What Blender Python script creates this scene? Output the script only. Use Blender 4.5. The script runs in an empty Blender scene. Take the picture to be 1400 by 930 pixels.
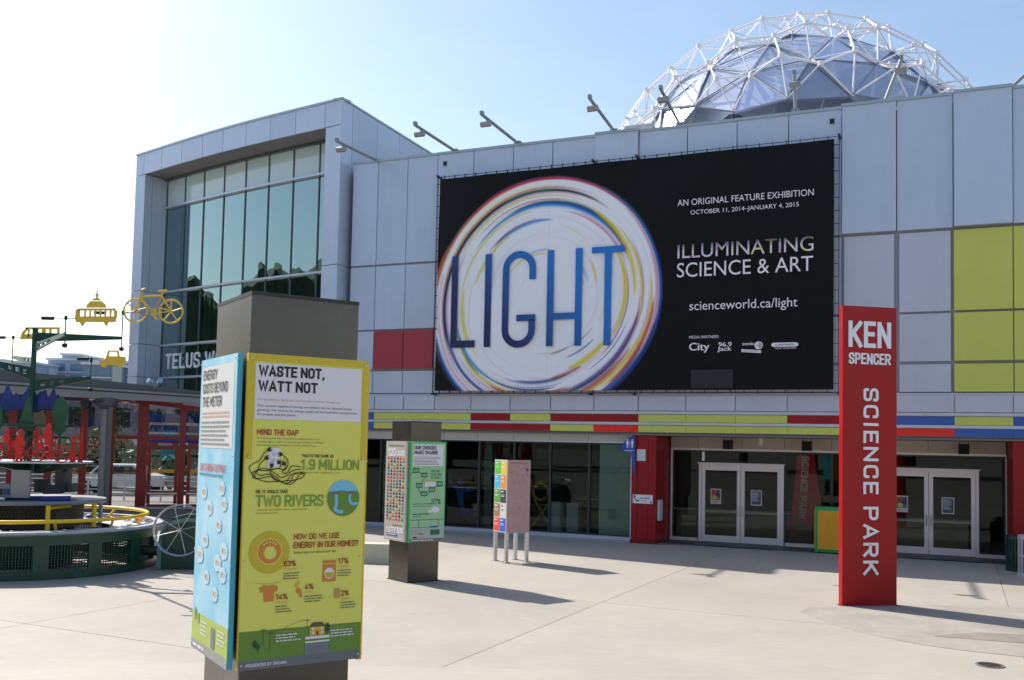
import bpy, bmesh, math, random
import numpy as np
from mathutils import Vector, Matrix
R = math.radians
random.seed(7)
scn = bpy.context.scene
col = scn.collection

# ------------------------------------------------------------------ camera, sky, sun, exposure
camd = bpy.data.cameras.new('camera'); cam = bpy.data.objects.new('camera', camd); col.objects.link(cam)
scn.camera = cam
camd.sensor_width = 36; camd.lens = 36 * 1308 / 1400
camd.shift_x = 16 / 1400; camd.shift_y = 75 / 1400
camd.clip_start = 0.1; camd.clip_end = 3000
cam.location = (0, 0, 2.6)
pitch, roll = R(3.05), R(1.24)
Fv = Vector((0, math.cos(pitch), math.sin(pitch))); rv = Vector((1, 0, 0)); uv = rv.cross(Fv)
Rv = rv * math.cos(roll) + uv * math.sin(roll); Uv = -rv * math.sin(roll) + uv * math.cos(roll)
m = Matrix((Rv, Uv, -Fv)).transposed()
cam.rotation_euler = m.to_euler()
scn.render.resolution_x, scn.render.resolution_y = 1024, 680

SUN_AZ, SUN_EL = R(139.5), R(43)
sund = bpy.data.lights.new('sun', 'SUN'); sun = bpy.data.objects.new('sun', sund); col.objects.link(sun)
sund.energy = 5.0; sund.angle = R(0.5); sund.color = (1, 0.95, 0.87)
sdir = Vector((math.cos(SUN_AZ) * math.cos(SUN_EL), math.sin(SUN_AZ) * math.cos(SUN_EL), math.sin(SUN_EL)))
sun.rotation_euler = sdir.to_track_quat('Z', 'Y').to_euler()
w = bpy.data.worlds.new('World'); scn.world = w; w.use_nodes = True
nt = w.node_tree; bg = nt.nodes['Background']
sky = nt.nodes.new('ShaderNodeTexSky'); sky.sky_type = 'NISHITA'; sky.sun_disc = False
sky.sun_elevation = SUN_EL; sky.sun_rotation = R(90) - SUN_AZ
sky.air_density = 1.2; sky.dust_density = 1.3; sky.ozone_density = 1.2
# thin wisps of cloud over the whole sky
tc = nt.nodes.new('ShaderNodeTexCoord'); mp = nt.nodes.new('ShaderNodeMapping'); mp.inputs['Scale'].default_value = (2.2, 2.2, 9)
nz = nt.nodes.new('ShaderNodeTexNoise'); nz.inputs['Scale'].default_value = 2.0; nz.inputs['Detail'].default_value = 9; nz.inputs['Roughness'].default_value = 0.6
cr = nt.nodes.new('ShaderNodeValToRGB'); cr.color_ramp.elements[0].position = 0.42; cr.color_ramp.elements[1].position = 0.95
cr.color_ramp.elements[1].color = (0.06, 0.06, 0.06, 1)
mx = nt.nodes.new('ShaderNodeMix'); mx.data_type = 'RGBA'; mx.inputs[7].default_value = (9.5, 9.8, 10.2, 1)
L = nt.links.new
L(tc.outputs['Generated'], mp.inputs['Vector']); L(mp.outputs[0], nz.inputs['Vector']); L(nz.outputs['Fac'], cr.inputs[0])
L(cr.outputs[0], mx.inputs[0]); L(sky.outputs[0], mx.inputs[6]); L(mx.outputs[2], bg.inputs[0])
bg.inputs[1].default_value = 0.13
scn.view_settings.view_transform = 'Standard'; scn.view_settings.look = 'None'
scn.view_settings.exposure = 0.53; scn.view_settings.gamma = 1
scn.render.engine = 'CYCLES'

# ------------------------------------------------------------------ materials
def lin(c): return tuple(((v / 255) / 12.92 if v <= 10 else (((v / 255) + 0.055) / 1.055) ** 2.4) for v in c)
MATS = {}
def mat(name, rgb, rough=0.5, metal=0.0, var=0.0, noise=0.0, nscale=3.0, bump=0.0, bscale=40, spec=0.5, coat=0.0, streak=0.0):
    """rgb is sRGB 0-255 of the base colour; var = per object variation, noise = wear mottling"""
    if name in MATS: return MATS[name]
    M = bpy.data.materials.new(name); M.use_nodes = True; n = M.node_tree.nodes; l = M.node_tree.links.new
    b = n['Principled BSDF']; c = lin(rgb) + (1,)
    b.inputs['Base Color'].default_value = c; b.inputs['Roughness'].default_value = rough; b.inputs['Metallic'].default_value = metal
    b.inputs['Specular IOR Level'].default_value = spec; b.inputs['Coat Weight'].default_value = coat
    src = None
    if var or noise:
        hsv = n.new('ShaderNodeHueSaturation'); hsv.inputs['Color'].default_value = c
        val = None
        if noise:
            t = n.new('ShaderNodeTexCoord'); z = n.new('ShaderNodeTexNoise'); z.inputs['Scale'].default_value = nscale; z.inputs['Detail'].default_value = 8; z.inputs['Roughness'].default_value = 0.65
            g = n.new('ShaderNodeNewGeometry'); l(g.outputs['Position'], z.inputs['Vector'])
            a = n.new('ShaderNodeMapRange'); a.inputs[1].default_value = 0.3; a.inputs[2].default_value = 0.7; a.inputs[3].default_value = 1 - noise; a.inputs[4].default_value = 1 + noise
            l(z.outputs['Fac'], a.inputs[0]); val = a.outputs[0]
            if streak:
                mq = n.new('ShaderNodeMapping'); mq.inputs['Scale'].default_value = (5, 5, 0.18); z2 = n.new('ShaderNodeTexNoise'); z2.inputs['Scale'].default_value = 1.6; z2.inputs['Detail'].default_value = 6; a3 = n.new('ShaderNodeMapRange'); a3.inputs[1].default_value = 0.3; a3.inputs[2].default_value = 0.7; a3.inputs[3].default_value = 1 - streak; a3.inputs[4].default_value = 1 + streak
                l(g.outputs['Position'], mq.inputs[0]); l(mq.outputs[0], z2.inputs['Vector']); l(z2.outputs['Fac'], a3.inputs[0]); m3 = n.new('ShaderNodeMath'); m3.operation = 'MULTIPLY'; l(val, m3.inputs[0]); l(a3.outputs[0], m3.inputs[1]); val = m3.outputs[0]
            rr = n.new('ShaderNodeMapRange'); rr.inputs[1].default_value = 0.3; rr.inputs[2].default_value = 0.7; rr.inputs[3].default_value = max(0.03, rough - 0.08); rr.inputs[4].default_value = min(1, rough + 0.08)
            l(z.outputs['Fac'], rr.inputs[0]); l(rr.outputs[0], b.inputs['Roughness'])
        if var:
            oi = n.new('ShaderNodeObjectInfo'); a2 = n.new('ShaderNodeMapRange'); a2.inputs[3].default_value = 1 - var; a2.inputs[4].default_value = 1 + var
            l(oi.outputs['Random'], a2.inputs[0])
            if val is not None:
                mm = n.new('ShaderNodeMath'); mm.operation = 'MULTIPLY'; l(val, mm.inputs[0]); l(a2.outputs[0], mm.inputs[1]); val = mm.outputs[0]
            else: val = a2.outputs[0]
        l(val, hsv.inputs['Value']); l(hsv.outputs[0], b.inputs['Base Color'])
    if bump:
        g = n.new('ShaderNodeNewGeometry'); z = n.new('ShaderNodeTexNoise'); z.inputs['Scale'].default_value = bscale; z.inputs['Detail'].default_value = 4
        bp = n.new('ShaderNodeBump'); bp.inputs['Strength'].default_value = bump; bp.inputs['Distance'].default_value = 0.01
        l(g.outputs['Position'], z.inputs['Vector']); l(z.outputs['Fac'], bp.inputs['Height']); l(bp.outputs[0], b.inputs['Normal'])
    MATS[name] = M; return M
def glass(name, tint, refl, rough=0.0, base=0.0, ior=1.5):
    """window glass: tinted see-through plus mirror reflection that grows towards grazing angles"""
    M = bpy.data.materials.new(name); M.use_nodes = True; n = M.node_tree.nodes; l = M.node_tree.links.new
    n.remove(n['Principled BSDF']); out = n['Material Output']
    tr = n.new('ShaderNodeBsdfTransparent'); tr.inputs[0].default_value = tint + (1,)
    gl = n.new('ShaderNodeBsdfGlossy'); gl.inputs['Color'].default_value = refl + (1,); gl.inputs['Roughness'].default_value = rough
    g = n.new('ShaderNodeNewGeometry'); z = n.new('ShaderNodeTexNoise'); z.inputs['Scale'].default_value = 0.9; z.inputs['Detail'].default_value = 1
    bp = n.new('ShaderNodeBump'); bp.inputs['Strength'].default_value = 0.04; bp.inputs['Distance'].default_value = 0.02
    l(g.outputs['Position'], z.inputs['Vector']); l(z.outputs['Fac'], bp.inputs['Height']); l(bp.outputs[0], gl.inputs['Normal'])
    fr = n.new('ShaderNodeFresnel'); fr.inputs[0].default_value = ior
    ad = n.new('ShaderNodeMath'); ad.operation = 'ADD'; ad.use_clamp = True; ad.inputs[1].default_value = base
    l(fr.outputs[0], ad.inputs[0])
    ms = n.new('ShaderNodeMixShader'); l(ad.outputs[0], ms.inputs[0]); l(tr.outputs[0], ms.inputs[1]); l(gl.outputs[0], ms.inputs[2]); l(ms.outputs[0], out.inputs[0])
    MATS[name] = M; return M

alu = mat('grey aluminium panel', (188, 199, 218), 0.38, 0.25, var=0.045, noise=0.05, nscale=0.8, streak=0.016, bump=0.12, bscale=1.4)
alu_l = mat('lilac grey panel', (190, 192, 208), 0.42, 0.2, var=0.04, noise=0.05, nscale=0.8, streak=0.014, bump=0.1, bscale=1.4)
trim = mat('pale metal trim', (196, 200, 212), 0.35, 0.5, noise=0.05)
core = mat('joint backing', (150, 154, 166), 0.8)
soff = mat('soffit panel', (120, 118, 116), 0.6, 0.1, var=0.05)
beige = mat('beige entry panel', (196, 182, 168), 0.6, var=0.03, noise=0.04)
yel = mat('lime yellow panel', (198, 202, 96), 0.45, var=0.03, noise=0.03)
redp = mat('dark red panel', (150, 12, 24), 0.42, var=0.04, noise=0.03, spec=0.35)
redb = mat('bright red panel', (235, 32, 28), 0.4)
maroon = mat('muted red panel', (160, 52, 66), 0.45, var=0.03)
blue = mat('blue panel', (46, 92, 172), 0.4, var=0.03)
black = mat('matt black', (16, 16, 18), 0.6)
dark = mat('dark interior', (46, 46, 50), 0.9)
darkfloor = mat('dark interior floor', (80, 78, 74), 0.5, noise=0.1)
white = mat('white print', (232, 230, 236), 0.55)
ink = mat('black print', (14, 14, 16), 0.55)
inkgrey = mat('grey print', (92, 92, 86), 0.6)
steel = mat('brushed steel', (190, 190, 192), 0.3, 0.9, noise=0.06, nscale=12)
galv = mat('galvanised steel', (150, 154, 158), 0.5, 0.6, noise=0.12, nscale=9)
bronze = mat('dark bronze metal', (92, 87, 82), 0.3, 0.9, noise=0.03, nscale=2)
signred = mat('glossy red sign paint', (158, 2, 12), 0.36, noise=0.05, nscale=2, spec=0.3)
letterw = mat('silver white lettering', (222, 226, 234), 0.4, 0.1)
green = mat('dark green painted steel', (18, 62, 48), 0.35, noise=0.12, nscale=8)
bgreen = mat('bright green frame', (40, 160, 90), 0.45)
orange = mat('amber panel', (226, 160, 30), 0.5, noise=0.08)
yrail = mat('yellow painted tube', (232, 190, 22), 0.4, noise=0.05)
ygold = mat('mustard yellow cutout', (214, 180, 66), 0.5, noise=0.05)
rfig = mat('red painted cutout', (205, 30, 24), 0.45, noise=0.06)
bmount = mat('navy blue cutout', (30, 52, 128), 0.45, noise=0.1)
gtree = mat('forest green cutout', (26, 84, 54), 0.5, noise=0.1)
concrete = mat('concrete', (188, 180, 166), 0.8, noise=0.1, nscale=5, bump=0.2)
redframe = mat('red painted door frame', (140, 20, 26), 0.35, noise=0.05)
frost = mat('frosted pale green film', (186, 214, 206), 0.25, noise=0.05, nscale=2)
spandrel = mat('white spandrel glass', (196, 216, 218), 0.08, var=0.03, spec=0.8)
doorfr = mat('anodised door frame', (222, 214, 216), 0.4, 0.4, noise=0.04)
capm = mat('parapet cap', (168, 180, 186), 0.4, 0.5, noise=0.05)
clear = glass('window glass', (0.70, 0.76, 0.74), (0.40, 0.46, 0.45), ior=1.45)
dglass = glass('door glass', (0.78, 0.80, 0.78), (0.42, 0.46, 0.45), ior=1.45)
tglass = glass('green tinted curtain glass', (0.10, 0.16, 0.15), (0.66, 0.86, 0.84), base=0.34)
fglass = glass('clear glass screen', (0.72, 0.74, 0.76), (1, 1, 1), base=0.0)

def ground_mat():
    M = bpy.data.materials.new('plaza concrete'); M.use_nodes = True; n = M.node_tree.nodes; l = M.node_tree.links.new; b = n['Principled BSDF']
    g = n.new('ShaderNodeNewGeometry'); oi = n.new('ShaderNodeObjectInfo')
    def noi(s, d=8, r=0.6, sc=None):
        z = n.new('ShaderNodeTexNoise'); z.inputs['Scale'].default_value = s; z.inputs['Detail'].default_value = d; z.inputs['Roughness'].default_value = r
        if sc:
            mm = n.new('ShaderNodeMapping'); mm.inputs['Scale'].default_value = sc; mm.inputs['Rotation'].default_value = (0, 0, R(25)); l(g.outputs['Position'], mm.inputs[0]); l(mm.outputs[0], z.inputs['Vector'])
        else: l(g.outputs['Position'], z.inputs['Vector'])
        return z.outputs['Fac']
    def rng(x, a, c): q = n.new('ShaderNodeMapRange'); q.inputs[1].default_value = 0.3; q.inputs[2].default_value = 0.7; q.inputs[3].default_value = a; q.inputs[4].default_value = c; l(x, q.inputs[0]); return q.outputs[0]
    def mul(a, c): q = n.new('ShaderNodeMath'); q.operation = 'MULTIPLY'; l(a, q.inputs[0]); l(c, q.inputs[1]); return q.outputs[0]
    v = mul(mul(rng(noi(0.35, 5), 0.90, 1.07), rng(noi(2.4, 9, .7, (1, 3.0, 1)), 0.94, 1.05)), rng(noi(90, 3, .5), 0.94, 1.06))
    # a few darker worn stains
    st = n.new('ShaderNodeMapRange'); st.inputs[1].default_value = 0.60; st.inputs[2].default_value = 0.72; st.inputs[3].default_value = 1.0; st.inputs[4].default_value = 0.86
    l(noi(0.9, 10, .7), st.inputs[0]); v = mul(v, st.outputs[0]); v = mul(v, rng(oi.outputs['Random'], 0.97, 1.03))
    vo = n.new('ShaderNodeTexVoronoi'); vo.inputs['Scale'].default_value = 1.7; l(g.outputs['Position'], vo.inputs['Vector']); vm = n.new('ShaderNodeMapRange'); vm.inputs[1].default_value = 0.02; vm.inputs[2].default_value = 0.035; vm.inputs[3].default_value = 0.72; vm.inputs[4].default_value = 1.0; l(vo.outputs['Distance'], vm.inputs[0]); v = mul(v, vm.outputs[0])
    ck = n.new('ShaderNodeMapRange'); ck.inputs[1].default_value = 0.49; ck.inputs[2].default_value = 0.5; ck.inputs[3].default_value = 1.0; ck.inputs[4].default_value = 1.0; v = mul(v, rng(noi(9, 6, .75), 0.965, 1.03))
    h = n.new('ShaderNodeHueSaturation'); h.inputs['Color'].default_value = lin((160, 152, 142)) + (1,); l(v, h.inputs['Value']); l(h.outputs[0], b.inputs['Base Color'])
    b.inputs['Roughness'].default_value = 0.75
    bp = n.new('ShaderNodeBump'); bp.inputs['Strength'].default_value = 0.25; bp.inputs['Distance'].default_value = 0.004; l(noi(60, 5), bp.inputs['Height']); l(bp.outputs[0], b.inputs['Normal'])
    return M
gmat = ground_mat()
patchm = mat('repaired concrete', (150, 143, 134), 0.8, noise=0.16, nscale=1.6, bump=0.2)

# ------------------------------------------------------------------ helpers
def link(o, parent=None, loc=None, rot=None):
    col.objects.link(o)
    if parent is not None: o.parent = parent
    if loc is not None: o.location = loc
    if rot is not None: o.rotation_euler = rot
    return o
def thing(name, label, cat, loc=(0, 0, 0), rz=0, group=None):
    o = bpy.data.objects.new(name, None); o.empty_display_size = 0.3; link(o, None, loc, (0, 0, rz))
    return tag(o, label, cat, group)
def tag(o, label=None, cat=None, group=None, kind=None):
    if label: o['label'] = label
    if cat: o['category'] = cat
    if group: o['group'] = group
    if kind: o['kind'] = kind
    return o
class MB:
    def __init__(s): s.v = []; s.f = []; s.mi = []; s.cur = 0
    def add(s, vs, fs):
        k = len(s.v); s.v += [tuple(p) for p in vs]; s.f += [tuple(i + k for i in f) for f in fs]; s.mi += [s.cur] * len(fs); return s
    def box(s, c, d, rz=0):
        hx, hy, hz = d[0] / 2, d[1] / 2, d[2] / 2; cs, sn = math.cos(rz), math.sin(rz); vs = []
        for z in (-hz, hz):
            for x, y in ((-hx, -hy), (hx, -hy), (hx, hy), (-hx, hy)): vs.append((c[0] + x * cs - y * sn, c[1] + x * sn + y * cs, c[2] + z))
        return s.add(vs, [(3, 2, 1, 0), (4, 5, 6, 7), (0, 1, 5, 4), (1, 2, 6, 5), (2, 3, 7, 6), (3, 0, 4, 7)])
    def tube(s, pts, r, n=8, closed=False, r2=None):
        pts = [Vector(p) for p in pts]; vs = []; N = len(pts)
        for i, p in enumerate(pts):
            if closed: t = pts[(i + 1) % N] - pts[i - 1]
            else: t = pts[min(i + 1, N - 1)] - pts[max(i - 1, 0)]
            t.normalize(); a = Vector((0, 0, 1)) if abs(t.z) < 0.9 else Vector((1, 0, 0))
            u = t.cross(a).normalized(); w_ = t.cross(u)
            rr = r if r2 is None else r + (r2 - r) * i / max(1, N - 1)
            for k in range(n): an = 2 * math.pi * k / n; vs.append(p + (u * math.cos(an) + w_ * math.sin(an)) * rr)
        fs = []
        for i in range(N if closed else N - 1):
            j = (i + 1) % N
            for k in range(n): fs.append((i * n + k, i * n + (k + 1) % n, j * n + (k + 1) % n, j * n + k))
        if not closed: fs.append(tuple(range(n))); fs.append(tuple(reversed(range((N - 1) * n, N * n))))
        return s.add(vs, fs)
    def lathe(s, prof, n=32, c=(0, 0, 0), a0=0, a1=2 * math.pi, close=False):
        full = abs(a1 - a0 - 2 * math.pi) < 1e-6; m_ = n if full else n + 1; vs = []
        for r_, z in prof:
            for k in range(m_): an = a0 + (a1 - a0) * k / n; vs.append((c[0] + r_ * math.cos(an), c[1] + r_ * math.sin(an), c[2] + z))
        fs = []; P = len(prof)
        for i in range(P if close else P - 1):
            j = (i + 1) % P
            for k in range(n): fs.append((i * m_ + k, i * m_ + (k + 1) % m_, j * m_ + (k + 1) % m_, j * m_ + k))
        return s.add(vs, fs)
    def prism(s, poly, y0, y1, axis='y'):
        """polygon in (x,z) extruded from y0 to y1 (axis y) or in (x,y) from z0 to z1 (axis z)"""
        n = len(poly)
        if axis == 'y': vs = [(p[0], y0, p[1]) for p in poly] + [(p[0], y1, p[1]) for p in poly]
        else: vs = [(p[0], p[1], y0) for p in poly] + [(p[0], p[1], y1) for p in poly]
        fs = [tuple(range(n)), tuple(reversed(range(n, 2 * n)))] + [(i, (i + 1) % n, n + (i + 1) % n, n + i) for i in range(n)]
        return s.add(vs, fs)
    def mesh(s, name, mats, smooth=False):
        me = bpy.data.meshes.new(name); me.from_pydata(s.v, [], s.f)
        for m_ in (mats if isinstance(mats, (list, tuple)) else [mats]): me.materials.append(m_)
        if any(s.mi): me.polygons.foreach_set('material_index', s.mi)
        bm = bmesh.new(); bm.from_mesh(me); bmesh.ops.recalc_face_normals(bm, faces=bm.faces); bm.to_mesh(me); bm.free()
        if smooth:
            me.polygons.foreach_set('use_smooth', [True] * len(me.polygons)); me.set_sharp_from_angle(angle=R(40))
        me.update(); return me
    def build(s, name, mats, parent=None, loc=None, rot=None, smooth=False):
        return link(bpy.data.objects.new(name, s.mesh(name, mats, smooth)), parent, loc, rot)
UB = {}
def slab(name, m_, parent, x0, x1, y0, y1, z0, z1, rz=0):
    """a sharp box with a fine chamfer, unit mesh shared per material"""
    if m_.name not in UB: UB[m_.name] = MB().box((0, 0, 0), (1, 1, 1)).mesh(name, m_)
    o = bpy.data.objects.new(name, UB[m_.name]); link(o, parent, ((x0 + x1) / 2, (y0 + y1) / 2, (z0 + z1) / 2), (0, 0, rz))
    o.scale = (abs(x1 - x0), abs(y1 - y0), abs(z1 - z0)); return o
def flat(name, m_, parent, x0, x1, z0, z1, y=-0.002):
    """flat printed rectangle in the plane y, facing -y"""
    return poly(name, m_, parent, [(x0, z0), (x1, z0), (x1, z1), (x0, z1)], y)
def poly(name, m_, parent, pts, y=-0.002):
    a = sum(pts[i][0] * pts[(i + 1) % len(pts)][1] - pts[(i + 1) % len(pts)][0] * pts[i][1] for i in range(len(pts)))
    if a < 0: pts = pts[::-1]
    me = bpy.data.meshes.new(name); me.from_pydata([(p[0], y, p[1]) for p in pts], [], [tuple(range(len(pts)))]); me.materials.append(m_)
    return link(bpy.data.objects.new(name, me), parent)
def stroke2(mb, pts, wd, y=-0.003):
    """flat ribbon through 2-D points"""
    P = [Vector(p) for p in pts]; vs = []
    for i, p in enumerate(P):
        t = (P[min(i + 1, len(P) - 1)] - P[max(i - 1, 0)]); t.normalize(); nn = Vector((-t.y, t.x)) * wd / 2
        vs += [(p.x - nn.x, y, p.y - nn.y), (p.x + nn.x, y, p.y + nn.y)]
    mb.add(vs, [(2 * i, 2 * i + 2, 2 * i + 3, 2 * i + 1) for i in range(len(P) - 1)]); return mb
def smoothpts(pts, k=6):
    out = []; P = [pts[0]] + list(pts) + [pts[-1]]
    for i in range(1, len(P) - 2):
        for j in range(k):
            t = j / k; a, b_, c, d = [Vector(q) for q in P[i - 1:i + 3]]
            out.append(tuple(0.5 * ((2 * b_) + (c - a) * t + (2 * a - 5 * b_ + 4 * c - d) * t * t + (3 * b_ - a - 3 * c + d) * t ** 3)))
    out.append(tuple(pts[-1])); return out
def circle(cx, cz, r, n=28, ry=None): return [(cx + r * math.cos(2 * math.pi * k / n), cz + (ry or r) * math.sin(2 * math.pi * k / n)) for k in range(n)]
dg = None
def text_mesh(s, bold=0.0, ext=0.0, res=3):
    cu = bpy.data.curves.new('lettering', 'FONT'); cu.body = s; cu.size = 1; cu.offset = bold; cu.extrude = ext; cu.resolution_u = res; cu.fill_mode = 'FRONT' if not ext else 'BOTH'
    o = bpy.data.objects.new('lettering', cu); col.objects.link(o)
    d = bpy.context.evaluated_depsgraph_get(); me = bpy.data.meshes.new_from_object(o.evaluated_get(d)); bpy.data.objects.remove(o); bpy.data.curves.remove(cu); return me
bn_hold = [None]
CAPH = max(v.co.y for v in text_mesh('H').vertices)
def text(s, m_, parent, x, z, cap, width=None, y=-0.003, bold=0.0, ext=0.0, rot=0.0, name='lettering', label=None, condense=0.8, flip=False, res=3):
    """lettering standing in the x-z plane, baseline start (x,z), given cap height and total width"""
    if width and cap > 0.008 and parent is not bn_hold[0] and all(ch in GL for ch in s): return sign_text(s, m_, parent, x, z, cap, width, y, 0.13 + bold * 1.9, ext, rot, name, 0.17 if ext else 0.10)
    me = text_mesh(s, 0.0, 0, res); me.materials.clear(); me.materials.append(m_); me.name = name
    xs = [v.co.x for v in me.vertices]; mn, mxx = min(xs), max(xs); sz = cap / CAPH; sx = (width / (mxx - mn)) if width else sz * condense
    for v in me.vertices: v.co = Vector(((v.co.x - mn) * sx, 0, v.co.y * sz))
    if bold > 0.03 and not ext:
        bm = bmesh.new(); bm.from_mesh(me); base_ = bm.faces[:]
        for q_, dx_ in enumerate((0.025, -0.025, 0.012)):
            d_ = bmesh.ops.duplicate(bm, geom=base_); bmesh.ops.translate(bm, verts=[g_ for g_ in d_['geom'] if isinstance(g_, bmesh.types.BMVert)], vec=(dx_ * sz, -0.0004 * (q_ + 1), 0.01 * sz if q_ == 2 else 0))
        bm.to_mesh(me); bm.free()
    if ext:
        bm = bmesh.new(); bm.from_mesh(me); r_ = bmesh.ops.extrude_face_region(bm, geom=bm.faces[:]); bmesh.ops.translate(bm, verts=[g_ for g_ in r_['geom'] if isinstance(g_, bmesh.types.BMVert)], vec=(0, -ext, 0)); bmesh.ops.recalc_face_normals(bm, faces=bm.faces); bm.to_mesh(me); bm.free()
    o = bpy.data.objects.new(name, me); link(o, parent, (x, y, z), (0, rot, 0))
    return o

# condensed signage lettering drawn as strokes: width, paths (x, y[, 0 = sharp corner]), closed paths end with None
GL = {
 'A': (.60, [[(0, 0), (.5, 1, 0), (1, 0)], [(.16, .28), (.84, .28)]]), 'B': (.56, [[(0, .5), (0, 1, 0), (.94, 1), (.94, .53), (0, .53)], [(.5, .53), (1, .53), (1, 0), (0, 0, 0), (0, .5)]]),
 'C': (.52, [[(1, .74), (1, 1), (0, 1), (0, 0), (1, 0), (1, .26)]]), 'D': (.56, [[(0, 0, 0), (0, 1, 0), (1, 1), (1, 0), None]]),
 'E': (.48, [[(1, 1), (0, 1, 0), (0, 0, 0), (1, 0)], [(.1, .52), (.86, .52)]]), 'F': (.46, [[(1, 1), (0, 1, 0), (0, 0)], [(.1, .50), (.86, .50)]]),
 'G': (.54, [[(1, .76), (1, 1), (0, 1), (0, 0), (1, 0), (1, .48, 0), (.6, .48)]]), 'H': (.56, [[(0, 0), (0, 1)], [(1, 0), (1, 1)], [(.1, .52), (.9, .52)]]),
 'I': (.12, [[(.5, 0), (.5, 1)]]), 'J': (.46, [[(1, 1), (1, 0), (0, 0), (0, .22)]]), 'K': (.58, [[(0, 0), (0, 1)], [(1, 1), (.12, .47, 0)], [(.30, .55), (1, 0)]]),
 'L': (.46, [[(0, 1), (0, 0, 0), (1, 0)]]), 'M': (.70, [[(0, 0), (0, 1)], ['d', (0, 1), (.5, .26)], ['d', (1, 1), (.5, .26)], [(1, 0), (1, 1)]]), 'N': (.58, [[(0, 0), (0, 1)], ['d', (0, 1), (1, 0)], [(1, 0), (1, 1)]]),
 'O': (.55, [[(0, 0), (0, 1), (1, 1), (1, 0), None]]), 'P': (.54, [[(0, 0), (0, 1, 0), (1, 1), (1, .45), (.1, .45)]]), 'Q': (.55, [[(0, 0), (0, 1), (1, 1), (1, 0), None], [(.6, .2), (1, -.06)]]),
 'R': (.56, [[(0, 0), (0, 1, 0), (1, 1), (1, .47), (.1, .47)], [(.52, .40), (1, 0)]]), 'S': (.52, [[(1, .78), (1, 1), (0, 1), (0, .53), (1, .47), (1, 0), (0, 0), (0, .22)]]),
 'T': (.54, [[(0, 1), (1, 1)], [(.5, .9), (.5, 0)]]), 'U': (.55, [[(0, 1), (0, 0), (1, 0), (1, 1)]]), 'V': (.58, [[(0, 1), (.5, 0, 0), (1, 1)]]),
 'W': (.86, [[(0, 1), (.26, 0, 0), (.5, .85, 0), (.74, 0, 0), (1, 1)]]), 'X': (.56, [[(0, 0), (1, 1)], [(0, 1), (1, 0)]]), 'Y': (.56, [[(0, 1), (.5, .45, 0), (1, 1)], [(.5, .40), (.5, 0)]]), 'Z': (.50, [[(0, 1), (1, 1, 0), (0, 0, 0), (1, 0)]]),
 '0': (.52, [[(0, 0), (0, 1), (1, 1), (1, 0), None]]), '1': (.32, [[(0, .78), (.8, 1, 0), (.8, 0)]]), '2': (.50, [[(0, .74), (0, 1), (1, 1), (1, .55), (0, 0, 0), (1, 0)]]),
 '3': (.50, [[(0, .80), (0, 1), (1, 1), (1, .54), (.35, .54)], [(.6, .54), (1, .54), (1, 0), (0, 0), (0, .2)]]), '4': (.54, [[(.72, 0), (.72, 1, 0), (0, .22, 0), (1, .22)]]),
 '5': (.50, [[(.95, 1), (.04, 1, 0), (.02, .56, 0), (1, .58), (1, 0), (0, 0), (0, .2)]]), '6': (.52, [[(.92, .84), (.9, 1), (0, 1), (0, 0), (1, 0), (1, .56), (.1, .56)]]), '7': (.48, [[(0, 1), (1, 1, 0), (.3, 0)]]),
 '8': (.52, [[(0, 0), (0, .53), (1, .53), (1, 0), None], [(.05, .55), (.05, 1), (.95, 1), (.95, .55)]]), '9': (.52, [[(.08, .16), (.1, 0), (1, 0), (1, 1), (0, 1), (0, .44), (.9, .44)]]),
 '%': (.80, [[(0, .62), (0, 1), (.36, 1), (.36, .62), None], [(.64, 0), (.64, .38), (1, .38), (1, 0), None], [(.80, 1), (.20, 0)]]), '&': (.64, [[(1, .0), (.18, .72, 0), (.18, 1), (.66, 1), (.66, .70), (0, .40), (0, 0), (.70, 0), (.86, .42)]]),
 '.': (.10, [[(.5, 0), (.5, .01)]]), ',': (.10, [[(.6, .02), (.3, -.14)]]), "'": (.10, [[(.5, 1), (.5, .82)]]), '-': (.3, [[(.1, .45), (.9, .45)]]), '\u2013': (.44, [[(.05, .45), (.95, .45)]]), '/': (.4, [[(0, -.05), (1, 1.05)]]),
 '?': (.46, [[(0, .78), (0, 1), (1, 1), (1, .55), (.5, .50), (.5, .28)], [(.5, 0), (.5, .01)]]), ' ': (.26, [])}
def cornered(path, rr):
    closed = path[-1] is None; P = [p for p in path if p is not None]; V = [Vector(p[:2]) for p in P]; n = len(P); out = []
    for i in range(n):
        if not closed and i in (0, n - 1): out.append(V[i]); continue
        a, b_, c = V[i - 1], V[i], V[(i + 1) % n]
        if len(P[i]) == 3: out.append(b_); continue
        d1, d2 = (a - b_), (c - b_); r1 = min(rr, d1.length * .5, d2.length * .5); d1.normalize(); d2.normalize()
        for k in range(6): t = k / 5; out.append((b_ + d1 * r1) * (1 - t) ** 2 + b_ * 2 * t * (1 - t) + (b_ + d2 * r1) * t * t)
    return out, closed
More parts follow.
